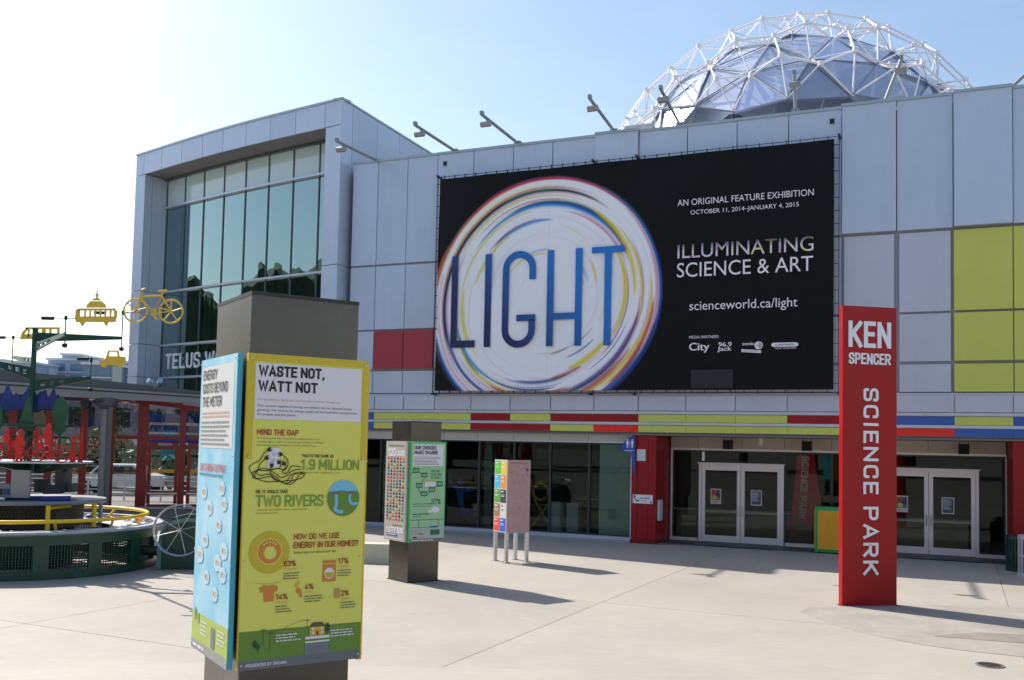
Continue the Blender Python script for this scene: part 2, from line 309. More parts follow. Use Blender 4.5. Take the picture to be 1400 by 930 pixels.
def sign_text(s, m_, parent, x, z, cap, width, y=-0.003, weight=0.15, ext=0.0, rot=0.0, name='lettering', gap=0.10):
    mb = MB(); adv = 0; runs = []
    for ch in s:
        wd, paths = GL[ch]; runs.append((ch, adv)); adv += wd + weight + gap if ch != ' ' else wd + gap
    adv -= gap; k = width / (adv * cap); lay = 0
    for ch, a0 in runs:
        wd, paths = GL[ch]
        for pa in paths:
            cap_ = .48
            if pa[0] == 'd': pa = pa[1:]; cap_ = 0.12
            q = [None if p is None else ((a0 + weight / 2 + p[0] * wd) * cap * k, (weight / 2 + p[1] * (1 - weight)) * cap) + tuple(p[2:]) for p in pa]
            pts, closed = cornered(q, wd * cap * 0.5 * min(1, k)); w_ = weight * cap; n = len(pts); lay += 1; yy = -0.00015 * (lay % 5)
            if not closed:
                pts[0] = pts[0] + (pts[0] - pts[1]).normalized() * w_ * cap_; pts[-1] = pts[-1] + (pts[-1] - pts[-2]).normalized() * w_ * cap_
            vs = []
            for i in range(n):
                if closed: t1, t2 = pts[i] - pts[i - 1], pts[(i + 1) % n] - pts[i]
                else: t1 = pts[i] - pts[max(i - 1, 0)] if i else pts[1] - pts[0]; t2 = pts[min(i + 1, n - 1)] - pts[i] if i < n - 1 else t1
                if t1.length < 1e-9: t1 = t2
                if t2.length < 1e-9: t2 = t1
                t1, t2 = t1.normalized(), t2.normalized(); n1, n2 = Vector((-t1.y, t1.x)), Vector((-t2.y, t2.x)); mm = n1 + n2
                if mm.length < 1e-4: mm = n1.copy()
                mm.normalize(); l_ = min(1 / max(.2, mm.dot(n1)), 2.0) * w_ / 2
                vs += [(pts[i].x - mm.x * l_, yy, pts[i].y - mm.y * l_), (pts[i].x + mm.x * l_, yy, pts[i].y + mm.y * l_)]
            m2 = n if closed else n - 1
            fs = [(2 * i, 2 * ((i + 1) % n), 2 * ((i + 1) % n) + 1, 2 * i + 1) for i in range(m2)]
            if ext:
                N = len(vs); vs = [(v[0], v[1] - ext, v[2]) for v in vs] + [(v[0], 0, v[2]) for v in vs]
                fs = fs + [(2 * i, 2 * ((i + 1) % n), N + 2 * ((i + 1) % n), N + 2 * i) for i in range(m2)] + [(2 * i + 1, 2 * ((i + 1) % n) + 1, N + 2 * ((i + 1) % n) + 1, N + 2 * i + 1) for i in range(m2)]
                if not closed: fs += [(0, 1, N + 1, N), (2 * n - 2, 2 * n - 1, N + 2 * n - 1, N + 2 * n - 2)]
            mb.add(vs, fs)
    return mb.build(name, m_, parent, (x, y, z), (0, rot, 0))
def greek(m_, parent, x, z, wd, rows, pitch_, h=None, ragged=0.15, y=-0.003, name='small_print', seed=1):
    """rows of small print too fine to read: word-length dashes"""
    rnd = random.Random(seed); mb = MB(); h = h or pitch_ * 0.42
    for r_ in range(rows):
        xx = x; end = x + wd * (1 - rnd.random() * ragged)
        while xx < end:
            ww = min(h * rnd.uniform(1.2, 5.0), end - xx); zz = z - r_ * pitch_
            mb.add([(xx, y, zz), (xx + ww, y, zz), (xx + ww, y, zz + h), (xx, y, zz + h)], [(0, 1, 2, 3)]); xx += ww + h * 0.7
    return mb.build(name, m_, parent)

# ------------------------------------------------------------------ plaza
def gz(x, y):
    t = min(1, max(0, (10.0 - y) / 3.8)); return 0.52 * t * t * (3 - 2 * t)
basee = MB().box((0, 0, -0.35), (1600, 1600, 0.5)).build('ground', mat('far ground', (150, 146, 136), 0.9, noise=0.1, nscale=0.05)); tag(basee, kind='structure')
# the plaza floor is poured in big bays; the joint seen in the photograph runs from near left to the entrance
ja = math.atan2(22.29 - 10.70, 4.68 + 0.92); jx, jy = -0.92, 10.70
plaza = bpy.data.objects.new('plaza_floor', None); link(plaza); tag(plaza, kind='structure')
ca, sa = math.cos(ja), math.sin(ja)
S = 6.2; G = 0.006
def bay(i, j):
    n = 12 if (-3 <= j <= 2 and -2 <= i <= 2) else 1
    vs, fs = [], []
    for a in range(n + 1):
        for b_ in range(n + 1):
            p = i * S + G + (S - 2 * G) * a / n; q = j * S + G + (S - 2 * G) * b_ / n
            X = jx + ca * p - sa * q; Y = jy + sa * p + ca * q; vs.append((X, Y, gz(X, Y)))
    N = n + 1
    for a in range(n):
        for b_ in range(n): fs.append((a * N + b_, (a + 1) * N + b_, (a + 1) * N + b_ + 1, a * N + b_ + 1))
    k = len(vs); ring = [a * N for a in range(N)] + [n * N + b_ for b_ in range(1, N)] + [a * N + n for a in range(n - 1, -1, -1)] + [b_ for b_ in range(n - 1, 0, -1)]
    for r_ in ring: vs.append((vs[r_][0], vs[r_][1], vs[r_][2] - 0.03))
    for t in range(len(ring)): fs.append((ring[t], ring[(t + 1) % len(ring)], k + (t + 1) % len(ring), k + t))
    me = bpy.data.meshes.new('paving_bay'); me.from_pydata(vs, [], fs); me.materials.append(gmat)
    bm = bmesh.new(); bm.from_mesh(me); bmesh.ops.recalc_face_normals(bm, faces=bm.faces); bm.to_mesh(me); bm.free()
    if vs[0][2] > -1 and me.polygons[0].normal.z < 0: me.flip_normals()
    link(bpy.data.objects.new('paving_bay', me), plaza)
for i in range(-4, 7):
    for j in range(-4, 6): bay(i, j)
# outer plaza beyond the bays
sub = MB()
vs = []; nx = 40
for a in range(nx + 1):
    for b_ in range(nx + 1):
        X = -90 + 180 * a / nx; Y = -60 + 130 * b_ / nx; vs.append((X, Y, gz(X, Y) - 0.012))
sub.add(vs, [(a * (nx + 1) + b_, (a + 1) * (nx + 1) + b_, (a + 1) * (nx + 1) + b_ + 1, a * (nx + 1) + b_ + 1) for a in range(nx) for b_ in range(nx)])
o = sub.build('plaza_ground', gmat); tag(o, kind='structure')
pp = smoothpts([(4.95, 15.75), (5.25, 16.2), (5.9, 16.45), (7.5, 16.75), (9.5, 16.6), (12, 16.2), (13, 14), (11, 12.2), (8.8, 12.0), (7.3, 12.45), (6.2, 13.0), (5.6, 13.6), (5.15, 14.6), (4.95, 15.75)], 5)[:-1]
o = MB().prism(pp, -0.01, 0.005, 'z').build('concrete_patch', patchm); tag(o, kind='structure')
sp_ = smoothpts([(6.3, 13.9), (7.2, 14.25), (8.1, 14.1), (8.5, 14.7), (9.6, 14.9), (11.5, 14.3), (11.4, 13.2), (9.6, 13.3), (8.3, 13.2), (7.4, 13.5), (6.3, 13.9)], 5)[:-1]
o = MB().prism(sp_, 0.0052, 0.0092, 'z').build('damp_stain', mat('damp concrete', (132, 124, 114), 0.7, noise=0.22, nscale=2.5)); tag(o, kind='structure')
# cover plate
t = thing('manhole_cover', 'small oval dark iron cover set flush in the sunlit plaza at lower right', 'manhole cover', (6.17, 12.07, 0))
MB().lathe([(0, 0.008), (0.125, 0.008), (0.13, 0.006), (0.13, 0)], 28).build('lid', mat('cast iron', (54, 54, 52), 0.6, 0.5, noise=0.2, nscale=30), t, (0, 0, 0.004))
MB().lathe([(0.137, 0), (0.137, 0.012), (0.165, 0.012), (0.165, 0)], 28).build('rim', mat('worn iron rim', (120, 116, 108), 0.6, 0.4), t, (0, 0, 0))
mb = MB()
for k in range(-3, 4): mb.box((k * 0.03, 0, 0.0135), (0.008, 2 * math.sqrt(0.11 ** 2 - (k * 0.03) ** 2), 0.003))
mb.build('rib_pattern', MATS['cast iron'], t)

# ------------------------------------------------------------------ main building  (local x along the facade, -y towards the plaza)
BY = R(-23.5); BP = (3.68, 26.60, 0)
bld = thing('exhibition_hall', 'large grey panelled hall with lime, red and blue bands above its glazed entrance', 'building', BP, BY)
TOP = 11.55; DEP = 24; UR = 16.0
MB().box(((-9.30 + UR) / 2, DEP / 2 + 0.03, (3.0 + 11.35) / 2), (UR + 9.30, DEP, 11.35 - 3.0)).build('wall_core', core, bld)
MB().box(((-9.30 + UR) / 2, DEP / 2 + 0.3, 11.42), (UR + 9.0, DEP - 0.6, 0.12)).build('roof', mat('roof membrane', (150, 150, 150), 0.9), bld)
cols_u = [-9.30, -8.37, -7.30, -6.25, -5.03, -3.73, -2.48, -1.17, 0.10, 1.47, 2.82, 4.16, 5.49, 6.80, 8.09, 9.39, 10.7, 12.0, 13.3, 14.6, UR]
proud = [0.04, 0.04, 0.05, 0.06, 0.06, 0.06, 0.06, 0.14, 0.05, 0.05, 0.06, 0.06, 0.15, 0.10, 0.22, 0.12, 0.2, 0.1, 0.15, 0.1]
rows = [(8.22, 11.50), (6.16, 8.15), (4.92, 6.10), (4.16, 4.84)]
J = 0.012
for i in range(len(cols_u) - 1):
    a, b_ = cols_u[i] + J, cols_u[i + 1] - J; p = proud[i]
    for k, (z0, z1) in enumerate(rows):
        mm = alu if (k == 0 or i < 3) else alu_l; pr_ = p if k == 0 else 0.04
        lab = None
        if i in (1, 2) and k == 2: mm = maroon; pr_ = 0.07; lab = 'muted red cladding panel among the grey ones'
        if i >= 14 and k >= 1: mm = yel; pr_ = 0.08; lab = 'lime yellow cladding panel'
        zz = 11.50 + (0.03 if i in (7, 12, 13, 14) else 0)
        g_ = 0.05 if (i > 11 and k > 0) else 0
        o = slab('cladding_panel', mm, bld, a + (0.05 if g_ and mm is not yel else 0), b_ - (0.05 if g_ and mm is not yel else 0), -p if k == 0 else -pr_, 0.03, z0, z1 if k else zz)
        if lab: o['label'] = lab
    slab('parapet_cap', capm, bld, cols_u[i] - 0.004, cols_u[i + 1] + 0.004, -p - 0.035, 0.35, zz + 0.002, zz + 0.075)
# low course of small grey panels and the two striped courses
sm_u = [-9.30, -8.25, -7.22, -6.14, -4.92, -3.65, -2.39, -1.09, 0.20, 1.52, 2.84, 4.17, 5.48, 6.79, 8.10, 9.37, 10.7, 12.0, 13.3, 14.6, UR]
MB().box(((-9.3 + UR) / 2, -0.01, 3.61), (UR + 9.3, 0.07, 1.04)).build('stripe_backing', alu_l, bld)
s1 = 'b y y y r y r r y y y r r b y b y r b y'.split(); s2 = 'b y r y r r y R y y y y R R b b y b r y'.split()
cm_ = dict(b=blue, y=yel, r=redp, R=redb)
for i in range(len(sm_u) - 1):
    a, b_ = sm_u[i], sm_u[i + 1]
    gap = 0.035 if i in (1, 2) else 0.014
    slab('cladding_panel', alu_l if i > 2 else alu, bld, a + gap, b_ - 0.014, -0.10, -0.045, 3.66, 4.07)
    slab('striped_panel', cm_[s1[i]], bld, a + 0.004, b_ - 0.004, -0.085, -0.045, 3.345, 3.55)
    slab('striped_panel', cm_[s2[i]], bld, a + 0.004, b_ - 0.004, -0.09, -0.045, 3.065, 3.25)
for z in (3.60, 3.30): slab('horizontal_rail', trim, bld, -9.3, UR, -0.11, -0.045, z - 0.035, z + 0.035)
MB().box(((-9.3 + UR) / 2, 0.9, 3.0), (UR + 9.3, 1.85, 0.05)).build('soffit', soff, bld)
# band above the left shopfront glass
bs = [-9.3, -8.55, -7.2, -5.99, -4.85, -3.67, -2.53, -1.35, -0.04]
for a, b_ in zip(bs, bs[1:]): slab('header_panel', mat('header panel', (206, 206, 206), 0.5, var=0.03), bld, a + 0.006, b_ - 0.006, 0.27, 0.33, 2.80, 2.975)
slab('header_trim', trim, bld, -9.3, -0.04, 0.24, 0.34, 2.745, 2.80)
slab('window_sill', trim, bld, -9.3, -0.04, 0.20, 0.42, 0.035, 0.13)
slab('plinth', mat('bluish ground shade', (150, 158, 168), 0.6), bld, -9.3, -0.04, 0.02, 0.40, 0.0, 0.033)  # low strip with the blue grey of shaded ground put into its colour
# shopfront windows: each a part with its pane
wm = [-9.3, -8.2, -7.1, -5.93, -4.80, -3.66, -2.53, -1.34, -0.10]
for a, b_ in zip(wm, wm[1:]):
    f = MB()
    f.box((a + 0.025, 0.33, 1.44), (0.05, 0.09, 2.6)).box((b_ - 0.012, 0.335, 1.44), (0.022, 0.08, 2.6)).box(((a + b_) / 2 + 0.007, 0.336, 2.725), (b_ - a - 0.062, 0.06, 0.04)).box(((a + b_) / 2 + 0.007, 0.336, 0.15), (b_ - a - 0.062, 0.06, 0.04))
    wn = f.build('window', mat('dark mullion', (60, 66, 68), 0.4, 0.5), bld)
    slab('pane', clear, wn, a + 0.052, b_ - 0.026, 0.335, 0.347, 0.172, 2.704)
fr_ = slab('frosted_film', frost, bld, -1.03, -0.14, 0.352, 0.358, 0.17, 2.70); fr_['label'] = 'pale green frosted film behind the last pane'
slab('frosted_film', mat('darker frosted film', (206, 228, 220), 0.3), bld, -1.03, -0.14, 0.3495, 0.3515, 0.17, 0.62)
slab('window_post', trim, bld, -0.095, -0.045, 0.24, 0.42, 0.13, 2.745)
# room behind the shopfront
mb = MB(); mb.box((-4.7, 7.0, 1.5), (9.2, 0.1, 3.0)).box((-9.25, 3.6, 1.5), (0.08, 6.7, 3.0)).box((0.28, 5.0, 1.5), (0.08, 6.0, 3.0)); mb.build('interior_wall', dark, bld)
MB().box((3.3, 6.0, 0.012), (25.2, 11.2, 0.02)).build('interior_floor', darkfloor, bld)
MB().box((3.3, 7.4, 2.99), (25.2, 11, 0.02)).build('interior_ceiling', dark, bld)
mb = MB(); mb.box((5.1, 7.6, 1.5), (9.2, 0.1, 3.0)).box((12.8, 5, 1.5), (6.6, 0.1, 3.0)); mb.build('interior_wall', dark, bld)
slab('interior_column', mat('pale column', (130, 150, 146), 0.5), bld, -4.74, -4.50, 0.6, 0.86, 0.03, 2.95)
slab('interior_column', MATS['pale column'], bld, -8.35, -8.12, 0.6, 0.86, 0.03, 2.95)
# red clad piers either side of the entrance
for (a, b_, d0, d1) in ((0.0, 0.70, 0.0, 1.72), (9.36, 11.4, 0.0, 1.72)):
    MB().box(((a + b_) / 2, (d0 + d1) / 2 + 0.02, 1.48), (b_ - a - 0.06, d1 - d0 - 0.05, 2.95)).build('pier_core', core, bld)
    ed = [a, a + (b_ - a) * 0.25, a + (b_ - a) * 0.68, b_] if b_ < 1 else [a, a + .42, a + .84, a + 1.26, b_]
    for x0, x1 in zip(ed, ed[1:]): slab('pier_panel', redp, bld, x0 + 0.004, x1 - 0.004, 0.0, 0.03, 0.10, 2.96)
    for y0, y1 in ((0.0, 0.86), (0.86, 1.70)):
        slab('pier_panel', redp, bld, b_ - 0.028, b_ - 0.0005, y0 + 0.034, y1 - 0.004, 0.10, 2.96) if b_ < 1 else slab('pier_panel', redp, bld, a + 0.0005, a + 0.028, y0 + 0.034, y1 - 0.004, 0.10, 2.96)
    slab('pier_base', mat('dark red plinth', (110, 18, 24), 0.5), bld, a - 0.01, b_ + 0.01, -0.012, 1.7, 0.0, 0.095)
# entrance screen, recessed 1.6 m
Y = 1.6
es = [0.73, 1.52, 2.75, 3.91, 5.14, 6.35, 7.53, 8.69, 9.34]
for a, b_ in zip(es, es[1:]): slab('header_panel', beige, bld, a + 0.005, b_ - 0.005, Y - 0.03, Y + 0.04, 2.67, 2.972)
slab('header_trim', doorfr, bld, 0.73, 9.34, Y - 0.05, Y + 0.05, 2.60, 2.665)
slab('window_sill', doorfr, bld, 0.73, 1.53, Y - 0.06, Y + 0.06, 0.022, 0.11); slab('window_sill', doorfr, bld, 3.93, 6.33, Y - 0.06, Y + 0.06, 0.022, 0.11); slab('window_sill', doorfr, bld, 8.71, 9.34, Y - 0.06, Y + 0.06, 0.022, 0.11)
def screen(a, b_, z0, z1):
    f = MB(); t_ = 0.035
    f.box((a + t_ / 2, Y, (z0 + z1) / 2), (t_, 0.07, z1 - z0)).box((b_ - t_ / 2, Y, (z0 + z1) / 2), (t_, 0.07, z1 - z0)).box(((a + b_) / 2, Y, z1 - 0.02), (b_ - a - 2 * t_, 0.066, 0.04)).box(((a + b_) / 2, Y, z0 + 0.02), (b_ - a - 2 * t_, 0.066, 0.04))
    wn = f.build('window', MATS['dark mullion'], bld); slab('pane', dglass, wn, a + t_, b_ - t_, Y - 0.006, Y + 0.006, z0 + 0.04, z1 - 0.04)
screen(0.80, 1.53, 0.112, 2.598); screen(1.535, 3.925, 2.26, 2.598); screen(3.93, 5.14, 0.112, 2.598); screen(5.142, 6.34, 0.112, 2.598); screen(6.345, 8.70, 2.26, 2.598); screen(8.71, 9.32, 0.112, 2.598)
slab('entrance_jamb', doorfr, bld, 0.735, 0.795, Y - 0.05, Y + 0.05, 0.112, 2.598); slab('entrance_jamb', doorfr, bld, 9.322, 9.345, Y - 0.08, Y + 0.05, 0.112, 2.598)
poster_m = [mat('poster red', (150, 110, 96), 0.5), mat('poster blue', (66, 80, 108), 0.5), mat('poster green', (96, 112, 96), 0.5), mat('poster cream', (210, 200, 190), 0.5)]
for q, d0 in enumerate((1.56, 6.37)):
    d1 = d0 + 2.34; mid = (d0 + d1) / 2
    f = MB().box((d0 + 0.035, Y - 0.02, 1.12), (0.07, 0.16, 2.2)).box((d1 - 0.035, Y - 0.02, 1.12), (0.07, 0.16, 2.2)).box((mid, Y - 0.02, 2.185), (d1 - d0 - 0.14, 0.16, 0.07)).box((mid, Y - 0.05, 2.24), (d1 - d0 + 0.06, 0.22, 0.035))
    f.build('door_frame', doorfr, bld)
    for s in (0, 1):
        x0, x1 = (d0 + 0.075, mid - 0.006) if s == 0 else (mid + 0.006, d1 - 0.075)
        yy = Y - 0.03
        dr = MB().box((x0 + 0.05, yy, 1.09), (0.10, 0.05, 2.12)).box((x1 - 0.05, yy, 1.09), (0.10, 0.05, 2.12)).box(((x0 + x1) / 2, yy, 2.095), (x1 - x0 - 0.2, 0.048, 0.11)).box(((x0 + x1) / 2, yy, 0.12), (x1 - x0 - 0.2, 0.048, 0.18)).build('door', doorfr, bld)
        slab('pane', dglass, dr, x0 + 0.1, x1 - 0.1, yy - 0.006, yy + 0.006, 0.21, 2.04)
        slab('push_bar', mat('pale push bar', (235, 235, 232), .4), dr, x0 + 0.09, x1 - 0.09, yy + 0.04, yy + 0.07, 0.85, 0.90)
        hx = x1 - 0.05 if s == 0 else x0 + 0.05
        MB().tube([(hx, yy - 0.024, 1.06), (hx, yy - 0.08, 1.05), (hx, yy - 0.08, 0.78), (hx, yy - 0.024, 0.77)], 0.012, 6).build('handle', steel, dr, smooth=True)
        px = x0 + 0.40 if s == 0 else x0 + 0.42
        if q == 1: px = x0 + 0.45
        pc = slab('poster', poster_m[3], dr, px - 0.15, px + 0.15, yy - 0.012, yy - 0.008, 1.09, 1.52)
        greek(inkgrey if s == 0 else white, dr, px - 0.11, 1.155 if s == 0 else 1.45, 0.2, 2 if s == 0 else 12, 0.022, 0.009, .4, yy - 0.017)
        if s == 0: slab('poster_picture', poster_m[0 if q == 0 else 2], dr, px - 0.125, px + 0.125, yy - 0.015, yy - 0.0125, 1.20, 1.49)
        if s == 0:
            for pq, (pa, pb, pc_, pd, pmm) in enumerate(((-.10, -.02, 1.36, 1.47, rfig), (0.0, .11, 1.30, 1.40, bmount), (-.09, .02, 1.22, 1.32, yel), (.03, .10, 1.42, 1.48, gtree))): slab('poster_block', pmm, dr, px + pa, px + pb, yy - 0.0175, yy - 0.0155, pc_, pd)
        else: slab('poster_picture', poster_m[1], dr, px - 0.125, px + 0.125, yy - 0.015, yy - 0.0125, 1.12, 1.49)
# soffit drop lights / loudspeakers
for x_ in (2.45, 4.55, 8.35):
    t = thing('soffit_loudspeaker', {2.45: 'black box loudspeaker under the soffit over the left pair of doors', 4.55: 'black box loudspeaker under the soffit between the left doors and the tall red sign', 8.35: 'black box loudspeaker under the soffit over the right pair of doors'}[x_], 'loudspeaker', bld.matrix_basis @ Vector((0, 0, 0)), 0, 'loudspeakers under the entrance soffit')
    p = Matrix.Rotation(BY, 4, 'Z') @ Vector((x_, 1.05, 0)); t.location = (BP[0] + p.x, BP[1] + p.y, 2.97); t.rotation_euler = (0, 0, BY)
    MB().box((0, 0, -0.20), (0.25, 0.22, 0.26)).build('cabinet', black, t)
    MB().box((0, -0.113, -0.20), (0.21, 0.006, 0.22)).build('grille', mat('speaker mesh', (30, 30, 30), 0.9), t)
    MB().tube([(-0.10, 0, 0.0), (-0.10, 0, -0.075)], 0.01, 6).tube([(0.10, 0, 0.0), (0.10, 0, -0.075)], 0.01, 6).build('bracket', black, t)
def fp(u, off, z): c, s = math.cos(BY), math.sin(BY); return (BP[0] + u * c + off * s, BP[1] + u * s - off * c, z)
t = thing('soffit_camera', 'small white camera on a round plate under the entrance soffit between two black loudspeakers', 'camera', fp(3.35, -1.0, 2.97), BY)
MB().lathe([(0, 0), (0.16, 0), (0.16, -0.02), (0, -0.02)], 20).build('ceiling_plate', beige, t)
MB().lathe([(0, -0.021), (0.05, -0.021), (0.055, -0.16), (0.04, -0.2), (0, -0.21)], 16).build('housing', white, t, smooth=True)
# door mats
for (a, b_, s) in ((1.95, 3.75, 'left'), (7.0, 8.7, 'right')):
    p = fp((a + b_) / 2, -0.95, 0.0)
    o = MB().box((0, 0, 0.012), (b_ - a, 1.15, 0.014)).build('door_mat', mat('dark rubber mat', (38, 38, 40), 0.9, noise=0.1, nscale=20), None, p, (0, 0, BY))
    tag(o, 'dark rubber mat in front of the %s pair of entrance doors' % s, 'door mat')
# signs on the pier
t = thing('restroom_sign', 'blue projecting restroom sign with white man and woman figures beside the red pier', 'sign', fp(0.0, 0.03, 0), BY)
arc = [(-0.02, 3.0)] + [(-0.02 - 0.38 * math.sin(a), 2.62 + 0.38 * math.cos(a)) for a in [R(k) for k in range(6, 91, 12)]] + [(-0.40, 2.56), (-0.02, 2.56)]
MB().prism([(x_ + 0.14, z - 0.06) for x_, z in arc], -0.06, -0.03).build('quadrant_plate', mat('sign blue', (32, 72, 166), 0.4), t)
MB().prism([(0.13, 2.49), (0.0, 2.49), (0.10, 1.85), (0.13, 1.85)], -0.055, -0.035).build('tail_plate', MATS['sign blue'], t)
mb = MB()
for x_ in (-0.10, 0.04):
    mb.prism(circle(x_, 2.84, 0.022, 12), -0.063, -0.061); mb.prism([(x_ - 0.035, 2.81), (x_ + 0.035, 2.81), (x_ + 0.03, 2.72), (x_ + 0.018, 2.72), (x_ + 0.015, 2.62), (x_ - 0.015, 2.62), (x_ - 0.018, 2.72), (x_ - 0.03, 2.72)], -0.063, -0.061)
mb.box((-0.03, -0.062, 2.72), (0.008, 0.002, 0.22)); mb.build('pictogram', white, t)
greek(white, t, -0.18, 2.535, 0.26, 1, 0.03, 0.018, 0, -0.0625)
t = thing('pier_plate', 'plain pale square plate high on the red pier next to the blue restroom sign', 'sign', fp(0.25, 0.02, 0), BY)
MB().box((0.03, 0, 2.43), (0.24, 0.02, 0.32)).build('plate', mat('pale plate', (205, 208, 214), 0.5), t)
t = thing('phone_sign', 'white wall sign with a black telephone handset on the red pier', 'sign', fp(0.04, 0.02, 0), BY)
MB().box((0.30, 0, 1.22), (0.56, 0.02, 0.24)).build('plate', white, t)
mb = MB(); stroke2(mb, smoothpts([(0.06, 1.31), (0.07, 1.24), (0.13, 1.18), (0.19, 1.17)], 5), 0.025, -0.013); mb.prism(circle(0.075, 1.30, 0.025, 10), -0.014, -0.012); mb.prism(circle(0.175, 1.18, 0.025, 10), -0.014, -0.012)
mb.build('handset_icon', ink, t); greek(inkgrey, t, 0.22, 1.235, 0.28, 1, 0.03, 0.022, 0.1, -0.013); greek(inkgrey, t, 0.26, 1.17, 0.14, 1, 0.03, 0.01, 0.1, -0.013); flat('badge', MATS['sign blue'], t, 0.52, 0.56, 1.115, 1.17, -0.013)
t = thing('notice_holder', 'pale narrow box fixed on the inner side of the red pier', 'box', fp(0.71, -0.32, 0), BY)
MB().box((0.03, 0, 0.92), (0.06, 0.36, 0.56)).build('case', mat('pale plate', (205, 208, 214), 0.5), t); MB().box((0.062, 0, 0.92), (0.006, 0.30, 0.50)).build('face', MATS['header panel'], t)

# ------------------------------------------------------------------ things behind the glass
t = thing('reception_counter', 'long olive counter with a pale top behind the entrance doors', 'counter', fp(0, 0, 0), BY)
MB().box((4.6, 2.75, 0.42), (7.8, 0.5, 0.80)).build('front', mat('olive counter', (170, 166, 130), 0.6), t); MB().box((4.6, 2.7, 0.86), (8.0, 0.65, 0.05)).build('top', mat('pale counter top', (225, 225, 220), 0.4), t)
t = thing('sign_reflection', 'red panel with SCIENCE PARK lettering, standing in for the sign mirrored in the glass', 'banner', fp(4.02, -1.72, 0), BY)  # panel shaped and coloured as the park sign's reflection in the glass
MB().prism([(0.0, 0.25), (0.62, 0.18), (0.92, 0.5), (0.66, 2.55), (0.22, 2.55)], 0.0, 0.02).build('red_reflection', mat('reflected sign red', (225, 24, 34), 0.5, noise=0.15, nscale=4), t)
sign_text('SCIENCE PARK', mat('reflected lettering white', (235, 225, 210), .5), t, 0.34, 2.5, 0.19, 1.75, y=-0.004, weight=0.17, rot=R(93))
t2_ = MB().prism([(0.02, 0.12), (0.66, 0.10), (0.55, 0.62), (0.12, 0.78)], -0.01, -0.002).build('lower_reflection', mat('reflected ochre', (150, 120, 70), .5, noise=.3, nscale=6), t)
cut = MB()
P_ = lambda x, y: (-5.82 + (x - 415) / 130 * 0.93, 1.70 - (y - 400) / 240 * 1.42)
outer = [(415, 400), (420, 430), (436, 452), (455, 462), (470, 468), (500, 470), (545, 478), (500, 488), (482, 492), (480, 520), (484, 560), (492, 575), (512, 580), (545, 562), (520, 590), (498, 594), (488, 592), (496, 615), (517, 641), (498, 625), (478, 600), (462, 560), (452, 520), (450, 490), (436, 470), (420, 450), (412, 425)]
cut.prism([P_(*p) for p in outer], 0.44, 0.46); cut.prism([P_(465 + 16 * math.cos(k * math.pi / 9), 434 + 17 * math.sin(k * math.pi / 9)) for k in range(18)], 0.441, 0.459)
o = cut.build('leaping_figure', mat('translucent blue figure', (44, 84, 190), 0.5), None, fp(0, 0, 0), (0, 0, BY)); tag(o, 'blue leaping figure cutout with raised arm behind the shopfront glass', 'figure')
for k, (u_, lab) in enumerate(((-2.75, 'left white pedestal behind the shopfront glass'), (-2.20, 'right white pedestal behind the shopfront glass'))):
    t = thing('display_pedestal', lab, 'pedestal', fp(u_, -1.6, 0.03), BY, 'white display pedestals indoors'); MB().box((0, 0, 0.45), (0.36, 0.36, 0.86)).build('plinth', white, t); MB().box((0, 0, 0.895), (0.40, 0.40, 0.03)).build('top', white, t)
t = thing('ring_exhibit', 'yellow ring exhibit on crossed yellow legs behind the map board', 'exhibit', fp(-3.25, -1.5, 0.03), BY)
MB().tube([(0.25 * math.cos(k / 20 * 2 * math.pi), 0, 1.2 + 0.25 * math.sin(k / 20 * 2 * math.pi)) for k in range(20)], 0.05, 6, True).build('ring', ygold, t, smooth=True)
MB().tube([(-0.35, 0, 0.05), (0.3, 0, 0.9)], 0.035, 6).tube([(0.4, 0, 0.05), (-0.2, 0, 0.95)], 0.035, 6).build('legs', ygold, t)
t = thing('round_table', 'round table with a thin brass edge behind the shopfront glass', 'table', fp(-1.6, -2.2, 0.03), BY)
MB().lathe([(0, 1.02), (0.75, 1.02), (0.75, 1.06), (0, 1.06)], 28).build('table_top', ygold, t); MB().lathe([(0.25, 0), (0.06, 0.06), (0.06, 1.01)], 14).build('pedestal', black, t)

